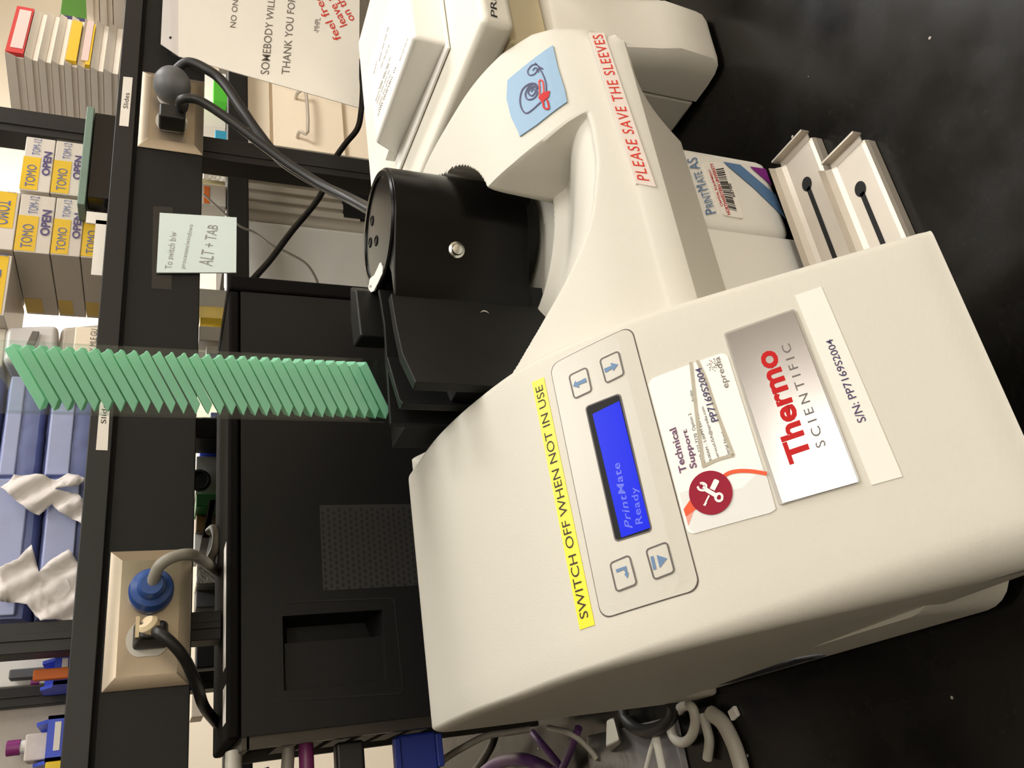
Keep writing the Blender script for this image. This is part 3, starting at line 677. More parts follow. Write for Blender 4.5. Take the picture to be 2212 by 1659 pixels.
# rear with ports
rp = MB()
rp.box(.062, X0, Y0+.004, Y0+.012, .03, .345).box(.062, X0, Y0+.004, Y1-.004, .343, .349).box(.062, X0, Y1-.012, Y1-.004, .02, .345)
rp.build('rear_frame', m_darkst, PC)
rg = MB()
for k in range(24):
    zc = .285-.0058*k; rg.box(.066, X0, Y0+.016, Y0+.030, zc, zc+.0035)
for k in range(6): rg.box(.064, X0, Y0+.04, Y0+.11, .30-.024*k, .316-.024*k)
rg.build('rear_grille', m_rack, PC, smooth=False)
MB().lathe([(.008, 0), (.008, .006), (.0075, .0075), (.0005, .0075)], (X0, Y0+.024, .324), (-1, 0, 0), 24).build('thumb_screw', m_screw, PC)

# ------------------------------------------------------------------ second machine at the right
P2 = thing('slide_printer', 'cream slide printer with tan panel at the right end of the bench', 'printer', (.65, .55, 0))
MB().box(.51, .86, .385, .722, .186, .2132).build('top_housing', m_body2, P2, bevel=.006, seg=3)
MB().box(.51, .86, .4196, .715, .004, .1858).build('side_body', m_body2, P2, bevel=.003)
# front cover: slopes outward to its foot at the left
fc = MB()
prof = [(.4185,.150),(.3900,.150),(.3880,.146),(.3840,.10),(.3760,.06),(.372,.045),(.3745,.012),(.3800,.0035),(.4185,.0035)]
xs = [(.510, .02), (.5115, .008), (.515, .002), (.522, 0), (.545, -.001), (.562, -.002), (.572, .003), (.577, .014)]
V = []; n = len(prof)
for x, dy in xs: V += [(x, min(y+dy, .4185) if i not in (0, n-1) else .4185, z) for i, (y, z) in enumerate(prof)]
F = [(i*n+k, i*n+k+1, (i+1)*n+k+1, (i+1)*n+k) for i in range(len(xs)-1) for k in range(n-1)]+[tuple(range(n)), tuple((len(xs)-1)*n+k for k in range(n))]
fc.add(V, F)
prof2 = [(.4185,.150),(.398,.150),(.396,.146),(.384,.112),(.379,.088),(.384,.078),(.4185,.075)]; n = len(prof2)
V = [(x, y+(.0 if x < .7 else .02), z) for x in (.5765, .60, .66, .72, .86) for y, z in prof2]
F = [(i*n+k, i*n+k+1, (i+1)*n+k+1, (i+1)*n+k) for i in range(4) for k in range(n-1)]+[tuple(range(n)), tuple(4*n+k for k in range(n))]
fc.add(V, F); fc.build('front_cover', m_body2, P2)
MB().box(.5106, .70, .3990, .4175, .1505, .1858).build('tan_panel', m_tan, P2, bevel=.003)
fS = PlaneS((.53, .3848, .2), (0, -1, 0)); d = Decal(fS)
d.text('PRIMERA', Z(760, 0, 3.95, [(1185,155),(1165,-330),(1215,-335),(1240,152)]), m_blk, .0004, shear=.2)
d.build('maker_lettering', P2)
tag(MB().prism([(.586,.372),(.61,.366),(.64,.366),(.665,.372),(.66,.384),(.59,.384)], .125, .16).build('blue_catch_cup', m_blueacr, bevel=.002), 'clear blue acrylic cup on the front of the cream printer', 'cup')
# white lid lying on it
LID = thing('box_lid', 'white plastic box lid with fine print lying upside down on the cream printer', 'lid', (.61, .52, .2132))
zt, zb_ = .2432, .2138
MB().hexa([(.557,.450,zb_),(.668,.452,zb_),(.672,.597,zb_),(.577,.612,zb_),(.5600,.4525,zt),(.665,.455,zt),(.668,.590,zt),(.566,.586,zt)]).build('lid_shell', m_card, LID, bevel=.004, seg=3)
MB().box(.553, .672, .4455, .612, zb_, zb_+.0025, rz=-.04).build('lid_rim', m_card, LID, bevel=.001)
MB().box(.575, .585, .596, .616, zb_+.002, zb_+.012).build('lid_tab', m_card, LID, bevel=.001)
tS = PlaneS((.6, .52, zt), (0, 0, 1)); d = Decal(tS)
for k in range(11):
    u = k/10; a = np.array((262-62*0+20*k*.0+(-8), 0))
for k, (ax_, ay, bx, by) in enumerate([(190,630,215,520),(235,520,312,235),(250,575,320,385),(232,760,330,490),(205,860,318,545),(215,880,322,600),(235,890,330,640),(230,940,330,690),(225,985,376,575),(410,520,478,330)]):
    P_ = Z(760, 0, 3.95, [(ax_-4, ay), (bx-4, by), (bx+4, by), (ax_+4, ay)])
    d.text(['- 5 -', 'Keep lid closed when not', 'Store slides flat', 'Do not touch printed side', 'Fragile handle with care', 'Keep dry and away from', 'direct sunlight and heat', 'See insert for details', 'Made for laboratory use', 'For lab use only'][k] if False else 'lllIlIl IIlIl lIllI IlI', P_, m_gry if k else m_purp, .0003)
d.build('fine_print', LID)

# ------------------------------------------------------------------ rack over the bench
RK = thing('reagent_rack', 'black steel over-bench shelf rack with a wiring strip', 'rack', (.5, .95, 0))
YS = .79
MB().box(-.6, 1.9, YS, YS+.215, .462, .4785).box(-.6, 1.9, YS-.004, YS+.004, .4612, .4812).build('shelf', m_rackd, RK, bevel=.001)
MB().box(-.6, 1.9, YS, YS+.045, .3880, .4580).build('wiring_strip', m_rack, RK, bevel=.0012)
MB().box(-.6, 1.9, YS+.003, YS+.04, .4578, .4632).build('strip_groove', m_deep, RK, smooth=False)
for (xa, xb, ya) in ((.7435, .7780, .837), (.166, .1925, .837), (.1425, .1605, .970), (1.45, 1.49, .965)):
    p = MB().box(xa, xb, ya, ya+.03, 0, .98); p.box(xa+.010, xb-.010, ya-.0015, ya, 0, .98)
    p.build('post', m_rackd, RK, bevel=.0015)
MB().box(-.6, 1.9, 1.15, 1.175, .300, .334).build('rear_rail', m_rackd, RK, bevel=.002)
lf = PlaneS((.7, YS-.004, .47), (0, -1, 0)); z1f = lambda p: Z(0, 0, 3.95, p)
d = Decal(lf); d.base(z1f([(1017,1072),(1053,656),(1133,664),(1096,1082)]), m_label, .0004); d.text('Slides', z1f([(1050,925),(1062,795),(1106,797),(1090,930)]), m_blk, .0006); d.build('shelf_label', RK)['label'] = 'white shelf label reading Slides'
d = Decal(lf); zl = lambda p: Z(0, 800, 3.95, p); d.base(zl([(818,680),(862,150),(945,158),(918,684)]), m_label, .0004); d.text('Slides', zl([(860,455),(872,250),(916,252),(905,458)]), m_blk, .0006); d.build('shelf_label', RK)['label'] = 'white shelf label half hidden by the sleeve'

# outlets on the wiring strip
def outlet(x0, x1, z0, z1, label):
    T = thing('power_outlet', label, 'outlet', ((x0+x1)/2, YS, (z0+z1)/2), 'outlets on the wiring strip')
    mb = MB(); e = .010; yb, yf = YS-.0002, YS-.006
    A = [(x0,yb,z0),(x1,yb,z0),(x1,yb,z1),(x0,yb,z1),(x0,yb-.001,z0),(x1,yb-.001,z0),(x1,yb-.001,z1),(x0,yb-.001,z1)]
    mb.add(A+[(x0+e,yf,z0+e),(x1-e,yf,z0+e),(x1-e,yf,z1-e),(x0+e,yf,z1-e)], [(3,2,1,0),(0,1,5,4),(1,2,6,5),(2,3,7,6),(3,0,4,7),(4,5,9,8),(5,6,10,9),(6,7,11,10),(7,4,8,11),(8,9,10,11)])
    mb.build('cover_plate', m_plate, T, bevel=.0015)
    for xc in ((x0+x1)/2-.0195, (x0+x1)/2+.0195):
        zc = (z0+z1)/2; pts = []
        for k in range(28):
            a = 2*math.pi*k/28; pts.append((min(max(.0172*math.cos(a), -.0145), .0145), .0172*math.sin(a)))
        MB().extr(pts, lambda a, b: (xc+a, yf, zc+b), lambda a, b: (xc+a, yf-.0016, zc+b)).build('receptacle', m_recep, T)
    MB().lathe([(.0028, 0), (.0026, .0010), (.0002, .0010)], ((x0+x1)/2, yf, (z0+z1)/2), (0, -1, 0), 14).build('plate_screw', m_screw, T)
outlet(.1203, .2385, .3890, .4562, 'dusty steel outlet plate at left with blue and black plugs')
outlet(.7035, .8200, .3880, .4572, 'dusty steel outlet plate at right behind grey ball plug')
YF = YS-.0078
# blue round plug, grey cord
c = atY(327, 1275, YF-.012); T = thing('blue_plug', 'round blue power plug with grey cord in the left outlet', 'plug', (c[0], YF, c[2]))
MB().lathe([(.0175, 0), (.0180, .002), (.0180, .016), (.0165, .018), (.0160, .022), (.0115, .024), (.0105, .033), (.0088, .035), (.001, .035)], (c[0], YF, c[2]), (0, -1, 0), 40).build('plug_body', m_bluepl, T)
Yc = YF-.034
pts = [atY(325, 1240, Yc), atY(345, 1222, Yc-.010), atY(378, 1202, Yc-.012), atY(412, 1198, Yc-.004), atY(440, 1212, YF+.0), atY(452, 1222, YF+.03), atY(470, 1235, YF+.09)]
pts[0] = np.array([c[0], Yc+.004, c[2]])
MB().tube(pts, .0050, 12).build('cord', m_wire_g, T)
# black plug with cream tape
c = atY(322, 1368, YF-.012); T = thing('black_plug', 'black power plug wrapped in cream tape in the left outlet', 'plug', (c[0], YF, c[2]))
MB().hexa([(c[0]-.0115,YF,c[2]-.015),(c[0]+.0115,YF,c[2]-.015),(c[0]+.0115,YF,c[2]+.013),(c[0]-.0115,YF,c[2]+.013),(c[0]-.007,YF-.026,c[2]-.013),(c[0]+.007,YF-.026,c[2]-.013),(c[0]+.007,YF-.026,c[2]+.007),(c[0]-.007,YF-.026,c[2]+.007)][0:4]+[(c[0]-.007,YF-.026,c[2]-.013),(c[0]+.007,YF-.026,c[2]-.013),(c[0]+.007,YF-.026,c[2]+.007),(c[0]-.007,YF-.026,c[2]+.007)]).build('plug_body', m_wire_b, T, bevel=.003)
MB().lathe([(.0085, -.002), (.0086, .006), (.006, .009)], (c[0]+.002, YF-.020, c[2]-.002), (.5, -.6, .5), 20).box(c[0]-.005, c[0]+.012, YF-.024, YF-.006, c[2]+.0075, c[2]+.0105).build('cream_tape', M('cream_tape', (206, 186, 150), .6, var=.1), T)
pts = [np.array([c[0], YF-.022, c[2]-.005]), atY(345, 1368, YF-.034), atY(372, 1390, YF-.034), atY(400, 1425, YF-.026), atY(425, 1480, YF-.006), atY(440, 1525, YF+.03), atY(468, 1562, YF+.09)]
MB().tube(pts, .0048, 12).build('cord', m_wire_b, T)
# grey ball plug and black plug at right
c = atY(372, 175, YF-.02); T = thing('grey_plug', 'grey ball-shaped power plug in the right outlet', 'plug', (c[0], YF, c[2]))
MB().lathe([(.014, 0), (.0185, .006), (.0205, .014), (.0200, .022), (.0165, .030), (.010, .035), (.001, .037)], (c[0], YF, c[2]), (-.15, -1, 0), 36).build('plug_body', m_greypl, T)
pts = [np.array([c[0]+.012, YF-.016, c[2]+.002]), atY(405, 135, YF-.03), atY(450, 152, YF-.035), atY(482, 178, YF-.035), atY(520, 232, YF-.035), atY(560, 290, YF-.035), atY(610, 348, YF-.04), atY(690, 398, YF-.05), atY(750, 426, YF-.07), atY(800, 452, YF-.10)]
MB().tube(pts, .0058, 12).build('cord', m_wire_b, T)
c = atY(372, 255, YF-.012); T = thing('black_plug', 'black power plug in the right outlet beside the grey ball plug', 'plug', (c[0], YF, c[2]))
MB().box(c[0]-.010, c[0]+.010, YF-.024, YF, c[2]-.014, c[2]+.014).lathe([(.0075, 0), (.006, .008), (.0055, .012)], (c[0]+.004, YF-.022, c[2]-.008), (.6, -.5, -.3), 16).build('plug_body', m_wire_b, T, bevel=.003)
pts = [np.array([c[0]+.003, YF-.024, c[2]-.009]), atY(392, 216, YF-.045), atY(420, 214, YF-.05), atY(450, 228, YF-.05), atY(500, 262, YF-.05), atY(560, 308, YF-.05), atY(620, 352, YF-.052), atY(690, 396, YF-.062), atY(750, 428, YF-.082), atY(800, 456, YF-.112)]
MB().tube(pts, .0052, 12).build('cord', m_wire_b, T)
pts = [atY(812, 105, .93), atY(792, 112, .94), atY(780, 140, .95), atY(783, 190, .96), atY(780, 240, .97), atY(772, 278, .975), atY(745, 312, .98), atY(720, 350, .98), atY(703, 400, .98), atY(680, 440, .98), atY(630, 500, .97), atY(585, 560, .96), atY(550, 600, .95), atY(520, 640, .95)]
tag(MB().tube(pts, .0046, 10).build('power_cable', m_wire_b), 'thick black cable sagging behind the rack post over the pale appliance', 'cable')
pts = [atY(440, 420, 1.10), atY(512, 484, 1.10), atY(550, 502, 1.10), atY(585, 528, 1.09), atY(620, 545, 1.08), atY(660, 568, 1.07), atY(682, 600, 1.05), atY(690, 630, 1.04)]
tag(MB().tube(pts, .0018, 8).build('thin_cable', m_wire_g), 'thin grey wire crossing the front of the pale appliance', 'cable')
# sticky note hanging from the strip, taped
NT = thing('sticky_note', 'pale blue sticky note reading ALT + TAB taped to the wiring strip', 'note', (.575, YS-.002, .39))
nS = PlaneS((.58, YS-.0022, .39), (0, -1, 0)); d = Decal(nS)
d.base([(338,590),(345,461),(511,471),(510,590)], m_notew, .0012)
zn = lambda p: Z(0, 400, 3.95, p)
d.text('To switch b/w', zn([(1405,720),(1450,400),(1510,405),(1465,715)]), m_pencil, .0014, shear=.2)
d.text('processes/windows', zn([(1535,720),(1610,340),(1660,345),(1585,720)]), m_pencil, .0014, shear=.2)
d.text('ALT + TAB', zn([(1690,690),(1775,345),(1860,350),(1810,700)]), m_pencil, .0014, shear=.15)
d.build('note_sheet', NT)
d = Decal(PlaneS((.58, YS-.0004, .39), (0, -1, 0))); d.base(Z(0, 400, 3.95, [(1293,880),(1308,180),(1472,190),(1462,892)]), m_wrap, .0004); d.build('clear_tape', NT)
# sign in a plastic pocket
SG = thing('paper_sign', 'sign in a clear plastic pocket hanging over the right outlet', 'sign', (.95, YS-.02, .44))
YG = .772
sg = PlaneS((.93, YG, .32), (0, -1, 0)); d = Decal(sg)
d.base([(386,122),(385,-210),(778,-210),(775,233)], m_white, .0004)
zs = lambda p: Z(400, 0, 3.95, p)
def stext(body, quad, mat, **k): d.text(body, zs(quad), mat, .0007, **k)
stext('NO ONE IS IN THE', [(380,235),(440,-330),(485,-320),(430,240)], m_gry, bold=.004)
stext('SOMEBODY WILL BE BACK', [(640,635),(740,-330),(790,-320),(715,640)], m_gry, bold=.004)
stext('THANK YOU FOR YOUR PATIENCE', [(820,635),(930,-600),(985,-590),(890,640)], m_gry, bold=.004)
stext('-MHPL', [(1092,280),(1110,155),(1155,158),(1140,285)], m_gry)
stext('feel free to', [(1270,355),(1020,-150),(1080,-180),(1335,335)], m_redpen, bold=.008)
stext('leave slides', [(1320,240),(1110,-170),(1170,-200),(1385,215)], m_redpen, bold=.008)
stext('on the', [(1390,195),(1250,-40),(1320,-65),(1450,170)], m_redpen, bold=.008)
d.build('printed_sheet', SG)
d = Decal(PlaneS((.93, YG-.0012, .32), (0, -1, 0))); d.base([(371,118),(347,95),(362,-215),(790,-215),(782,243)] if False else [(371,118),(362,-215),(790,-215),(782,243)], m_wrap, .0003); d.build('plastic_pocket', SG)
d = Decal(PlaneS((.93, YG+.0002, .32), (0, -1, 0))); d.base([(347,95),(362,-215),(387,-215),(387,122)], M('pocket_binding', (214, 208, 204), .4), .0003)
for y in (82, -60): d.poly([(368+3*math.cos(t*.785), y+3*math.sin(t*.785)) for t in range(8)], m_deep, .0005)
d.build('pocket_binding', SG)

# ------------------------------------------------------------------ things on the shelf
ZS = .4790
SHG = 'white slide boxes stacked at the right of the shelf'
def slide_box(name, cx, cy, z0, z1, wd, dp, rz, label, deco):
    T = thing(name, label, 'box', (cx, cy, z0), SHG)
    c, s = math.cos(rz), math.sin(rz)
    def W(a, b, z): return (cx+a*c-b*s, cy+a*s+b*c, z)
    h = z1-z0
    MB().hexa([W(0,0,z0+.0003),W(wd,0,z0+.0003),W(wd,dp,z0+.0003),W(0,dp,z0+.0003),W(0,0,z1-.0003),W(wd,0,z1-.0003),W(wd,dp,z1-.0003),W(0,dp,z1-.0003)]).build('carton', m_box, T, bevel=.0008)
    MB().hexa([W(-.001,-.001,z0+h*.45),W(wd+.001,-.001,z0+h*.45),W(wd+.001,dp*.97,z0+h*.45),W(-.001,dp*.97,z0+h*.45),W(-.001,-.0055,z1-.0004),W(wd+.001,-.0055,z1-.0004),W(wd+.001,dp*.97,z1-.0004),W(-.001,dp*.97,z1-.0004)]).build('lid_flap', m_box, T)
    if deco:
        S = PlaneS(W(wd*.5, -.0058, (z0+z1)/2), (s, -c, 0), (c, s, 0)); q = Decal(S); q.raw = True
        def Q(a0, a1, b0, b1): return [np.array([a0*wd/2, b1*h/2]), np.array([a1*wd/2, b1*h/2]), np.array([a1*wd/2, b0*h/2]), np.array([a0*wd/2, b0*h/2])]
        for (mat, a0, a1, b0, b1, hh) in deco: q.fill(q.rr(Q(a0, a1, b0, b1)), mat, hh, skirt=-.005 if hh < .0006 else None)
        q.build('end_label', T)
zs_ = [.628, .606, .590, .5745, .5595, .5435, .528, .512, .4935]
m_redl = M('red_label', (206, 60, 58), .5, var=.03); m_pinkp = M('pinkish_paper', (228, 200, 192), .6, var=.02)
labs = ['topmost white slide box with a red-bordered label', 'second white slide box, under the red-labelled one', 'third white slide box, under the red-labelled top pair', 'fourth white slide box, just above the yellow-labelled one',
        'white slide box with a broad yellow label', 'white slide box with a thin yellow edge label', 'lower white slide box just below the yellow-labelled pair', 'lowest visible white slide box of the front stack']
for k in range(8):
    deco = None
    if k == 0: deco = [(m_redl, -.98, .98, -.95, .95, .0004), (m_pinkp, -.80, .84, -.75, .55, .0008)]
    elif k == 4: deco = [(m_tomoy, -.92, .80, -.8, .8, .0004)]
    elif k == 5: deco = [(m_tomoy, -.98, .80, -.95, -.2, .0004), (m_pinkp, -.84, .90, -.6, .5, .0008)]
    slide_box('slide_box', .953, .93, zs_[k+1], zs_[k], .118, .13, .205, labs[k], deco)
slide_box('slide_box', .953, .93, ZS, zs_[8], .118, .13, .205, 'bottom white slide box resting on the shelf under the front stack', None)
for k, (za, zb2) in enumerate(((.479, .5075), (.5078, .525), (.5253, .5425))):
    slide_box('slide_box', 1.085, .905, za, zb2, .12, .10, .1, ['bottom white box of the short stack by the frame edge', 'middle white box of the short stack by the frame edge', 'top white box of the short stack by the frame edge'][k], None)
T = thing('green_carton', 'small green carton standing behind the short white stack', 'box', (1.20, 1.06, .479))
MB().box(1.155, 1.24, 1.04, 1.10, .479, .590).build('carton_body', M('green_card_print', (74, 122, 40), .5), T, bevel=.001)
MB().box(1.1545, 1.170, 1.0385, 1.0399, .479, .5895).build('dark_band', m_pen, T, smooth=False)
tag(MB().box(1.138, 1.154, 1.04, 1.09, .479, .575).build('orange_box', m_orange, bevel=.001), 'narrow orange box edge beside the green carton', 'box')

# cover-glass cartons in clear wrap
TG = 'yellow and white cover-glass cartons on the shelf'
def tomo(x0, x1, z0, z1, dp, label, flip=False, word=True, wrap=True, Yf=.83, ytop=(.02, .62, .42, 1.0)):
    T = thing('slide_carton', label, 'box', (x0, Yf, z0), TG)
    MB().box(x0, x1, Yf, Yf+dp, z0, z1).build('carton', m_tomo, T, bevel=.001)
    S = PlaneS((x0, Yf, z0), (0, -1, 0)); q = Decal(S); q.raw = True; wx, hz = x1-x0, z1-z0
    def Q(a0, a1, b0, b1): return [np.array([a0*wx, b1*hz]), np.array([a1*wx, b1*hz]), np.array([a1*wx, b0*hz]), np.array([a0*wx, b0*hz])]
    a0, a1, b0, b1 = ytop
    q.fill(q.rr(Q(a0, a1, b0, b1)), m_tomoy, .0004, skirt=-.0004)
    def rt(body, a0, a1, b0, b1, mat, bold=0):
        V, F = text2d(body, bold); TL, TR, BR, BL = [p for p in Q(a0, a1, b0, b1)]
        if flip: TL, TR, BR, BL = BR, BL, TL, TR
        q.mb.add([S.pt(*(TL*(1-u)*v+TR*u*v+BR*u*(1-v)+BL*(1-u)*(1-v)), .0008) for u, v in V], F, q.mi(mat))
    if word: rt('TOMO', a0+(a1-a0)*.08, a0+(a1-a0)*.75, b0+(b1-b0)*.18, b0+(b1-b0)*.72, m_tomob)
    rt('TOM-12', a1+.04, .97, b0+.05, b0+.32, m_tomob)
    if b0 > .3: rt('OPEN', .30, .75, .06, .34, m_ink, .03)
    q.build('printed_front', T)
    s2 = PlaneS((x0, Yf, z0), (-1, 0, 0), (0, -1, 0)); q2 = Decal(s2); q2.raw = True
    q2.fill([np.array([-dp*.96, hz*.45]), np.array([-dp*.72, hz*.45]), np.array([-dp*.72, hz*.98]), np.array([-dp*.96, hz*.98])], m_tomoy, .0004, skirt=-.0004); q2.build('side_print', T)
    if wrap:
        e = .0009; mb = MB(); mb.box(x0-e, x1+e, Yf-e-.001, Yf+dp+e, z0+.0002, z1+e*.5); mb.build('clear_wrap', m_wrap, T, bevel=.0006)
tomo(.576, .652, .5360, .5690, .125, 'wrapped yellow and white carton, top left of the column nearest the sleeve')
tomo(.576, .652, .5073, .5352, .125, 'wrapped yellow and white carton, second down in the column nearest the sleeve')
tomo(.576, .652, .4790, .5066, .125, 'wrapped yellow and white carton at the bottom, above the post-it note')
tomo(.577, .653, .5700, .5990, .11, 'unwrapped carton with upside-down yellow lettering on top of the wrapped ones', flip=True, wrap=False, ytop=(.36, .98, .1, 1.0))
tomo(.657, .733, .5430, .5720, .12, 'unwrapped yellow and white carton beside the right-hand post', wrap=False)
tomo(.657, .733, .5120, .5422, .12, 'wrapped yellow carton under the unwrapped one by the post')
tomo(.657, .733, .4790, .5112, .10, 'wrapped carton behind the dark acrylic tray', word=False, Yf=.845)
tomo(.500, .5735, .5700, .5990, .11, 'carton with yellow end and upside-down lettering lying at the left top', flip=True, wrap=False, Yf=.835, ytop=(.02, .98, .1, 1.0))
# dark tray with a green glass top
T = thing('acrylic_tray', 'dark tray with a green glass top beside the cartons', 'tray', (.69, .80, .479))
MB().box(.636, .757, .802, .826, .479, .5035).build('tray_body', M('smoked_acrylic', (22, 22, 24), .15, var=.2), T, bevel=.001)
MB().box(.622, .760, .7975, .828, .5040, .5118, rz=-.012).build('glass_top', m_glass, T, bevel=.001)
# torn white card at the shelf edge
tag(MB().box(.535, .605, .8005, .8022, .479, .4925).box(.60, .615, .8005, .8022, .479, .502).build('torn_card', m_white, smooth=False), 'torn white card leaning at the shelf edge below the cartons', 'card')
# pouches left of the cartons
T = thing('plastic_pouch', 'glossy white plastic pouch standing left of the wrapped cartons', 'pouch', (.48, .84, .525))
MB().hexa([(.452,.845,.5215),(.497,.84,.5215),(.497,.93,.5215),(.452,.93,.5215),(.455,.85,.569),(.495,.846,.569),(.495,.92,.566),(.455,.92,.566)]).build('pouch_body', M('pale_film', (206, 202, 200), .25, var=.06, scale=30, bump=.4, bscale=60), T, bevel=.006, seg=3)
d = Decal(PlaneS((.47, .8415, .545), (0, -1, 0))); d.raw = True
d.fill([np.array([.0, -.004]), np.array([.016, -.007]), np.array([.016, -.001]), np.array([.0, .003])], m_gry, .003, skirt=.0); d.build('faded_print', T)
tag(MB().hexa([(.452,.84,.479),(.500,.836,.479),(.500,.93,.479),(.452,.93,.479),(.455,.85,.5205),(.498,.846,.5205),(.498,.92,.5205),(.455,.92,.5205)]).build('plastic_bag', M('grey_film', (176, 166, 152), .3, var=.08, scale=30, bump=.4, bscale=60), bevel=.006, seg=3), 'grey plastic bag under the white pouch behind the sleeve', 'bag')
T = thing('printed_carton', 'cream carton with a row of small print in front of the grey bag', 'box', (.47, .82, .479))
MB().box(.448, .479, .812, .832, .479, .503).build('carton', m_cream, T, bevel=.001)
d = Decal(PlaneS((.448, .812, .479), (0, -1, 0))); d.raw = True; V_, F_ = text2d('X MLE GU', .0)
d.mb.add([d.s.pt(.003+.026*u, .004+.006*v, .0004) for u, v in V_], F_, d.mi(m_gry)); d.build('small_print', T)
tag(MB().box(.455, .50, .86, .93, .5700, .60).build('grey_carton', m_appl, bevel=.002), 'pale grey carton lying on the white pouch', 'box')

# blue wrapped bundles and tissue
def bundle(x0, x1, z0, z1, y0, y1, label, seam):
    T = thing('wrapped_bundle', label, 'bundle', ((x0+x1)/2, y0, z0), 'blue wrapped bundles on the shelf')
    rnd = random.Random(int(x0*1e4+z0*1e5)); n, L = 18, 14; V = []
    cz, hz, cy, hy = (z0+z1)/2, (z1-z0)/2, (y0+y1)/2, (y1-y0)/2
    for i in range(L+1):
        u = i/L; x = x0+(x1-x0)*u; e = 1-.10*max(0, abs(u-.5)*2-.8)*5*.6
        for k in range(n):
            a = 2*math.pi*k/n; c, s = math.cos(a), math.sin(a); p = 4.5
            rr_ = 1/((abs(c)**p+abs(s)**p)**(1/p)); j = 1+rnd.uniform(-.02, .02)
            V.append((x, cy+hy*rr_*c*e*j, cz+hz*rr_*s*e*j))
    F = [(i*n+k, i*n+(k+1) % n, (i+1)*n+(k+1) % n, (i+1)*n+k) for i in range(L) for k in range(n)]+[tuple(range(n)), tuple(L*n+k for k in range(n))]
    MB().add(V, F).build('wrap', m_bluewrap, T)
    zc = z0+(z1-z0)*seam; MB().hexa([(x0+.002,y0-.0022,zc),(x1-.002,y0-.0022,zc),(x1-.002,y0+.004,zc),(x0+.002,y0+.004,zc),(x0+.002,y0-.0022,z1-.006),(x1-.002,y0-.0022,z1-.006),(x1-.002,y0+.008,z1-.004),(x0+.002,y0+.008,z1-.004)]).build('seam_flap', m_bluelt, T, bevel=.0015)
bundle(.335, .445, .5275, .5655, .858, .95, 'upper blue wrapped bundle just left of the sleeve', .5)
bundle(.335, .445, .4790, .5270, .858, .95, 'lower blue wrapped bundle just left of the sleeve', .45)
bundle(.200, .332, .5215, .5640, .850, .95, 'upper blue wrapped bundle under the white tissue at far left', .25)
bundle(.200, .332, .4790, .5210, .850, .95, 'lower blue wrapped bundle under the white tissue at far left', .25)
bundle(.335, .445, .566, .60, .858, .95, 'third blue wrapped bundle on top, cut by the frame', .5)
def tissue(poly, Y, label, seed):
    rnd = random.Random(seed); bm = bmesh.new()
    vs = [bm.verts.new((*atY(x, y, Y)[[0, 2]], 0)) for x, y in poly]; bm.faces.new(vs); bmesh.ops.triangulate(bm, faces=bm.faces[:]); bmesh.ops.subdivide_edges(bm, edges=bm.edges[:], cuts=4, use_grid_fill=True); bmesh.ops.triangulate(bm, faces=bm.faces[:])
    V = [(v.co.x, Y-.0045+.003*math.sin(v.co.x*260+v.co.y*170)+rnd.uniform(-.0012, .0012), v.co.y) for v in bm.verts]; bm.verts.index_update(); F = [tuple(v.index for v in f.verts) for f in bm.faces]; bm.free()
    o = MB().add(V, F).build('tissue_sheet', m_tissue, smooth=False); s = o.modifiers.new('solid', 'SOLIDIFY'); s.thickness = .0008
    for p in o.data.polygons: p.use_smooth = True
    return tag(o, label, 'tissue', 'white tissue over the bundles')
tissue([(2,1055),(20,1042),(30,1028),(90,1030),(120,1040),(148,1024),(170,1032),(188,1040),(170,1052),(140,1058),(120,1062),(168,1068),(180,1085),(193,1104),(186,1128),(178,1138),(160,1125),(128,1110),(112,1090),(85,1115),(60,1105),(25,1075)], .843, 'crumpled white tissue band across the tops of the left bundles', 3)
tissue([(0,1230),(40,1212),(70,1180),(85,1240),(110,1215),(150,1190),(172,1222),(186,1262),(193,1275),(180,1320),(160,1345),(120,1340),(90,1345),(60,1310),(30,1303),(0,1300)], .842, 'crumpled white tissue draped over the lower end of the left bundles', 5)

# bins beyond the left post
def bin_(x0, x1, z0, z1, y, dp, label, mat, mat2):
    T = thing('storage_bin', label, 'bin', (x0, y, z0), 'parts bins on the left of the shelf')
    mb = MB(); lip = z0+(z1-z0)*.64; t = .003
    mb.box(x0, x1, y, y+t, z0, lip); mb.box(x0, x1, y, y+dp, z0, z0+t); mb.box(x0, x1, y+dp-t, y+dp, z0, z1)
    for xa in (x0, x1-t): mb.add([(xa,y,z0),(xa+t,y,z0),(xa+t,y+dp,z0),(xa,y+dp,z0),(xa,y,lip),(xa+t,y,lip),(xa+t,y+dp,z1),(xa,y+dp,z1),(xa,y+dp*.25,lip+.002),(xa+t,y+dp*.25,lip+.002),(xa,y+dp*.45,z1),(xa+t,y+dp*.45,z1)],
        [(0,1,5,4),(4,5,9,8),(8,9,11,10),(10,11,6,7),(2,3,7,6),(0,3,7,10,8,4),(1,2,6,11,9,5)])
    mb.build('bin_shell', mat, T, smooth=False)
    MB().box(x0+(x1-x0)*.22, x1-(x1-x0)*.15, y-.0006, y, z0+(lip-z0)*.52, z0+(lip-z0)*.74).build('bin_label', m_white, T, smooth=False)
a, b = atY(104, 1645, .88), atY(70, 1550, .88)
bin_(a[0], b[0], .4787, b[2], .88, .085, 'blue parts bin with a white label strip at the far left', m_bin, m_binl)
a, b = atY(118, 1478, .90), atY(86, 1416, .90)
bin_(a[0], b[0], .4787, b[2], .90, .064, 'blue parts bin half hidden between the two left posts', m_bin, m_binl)
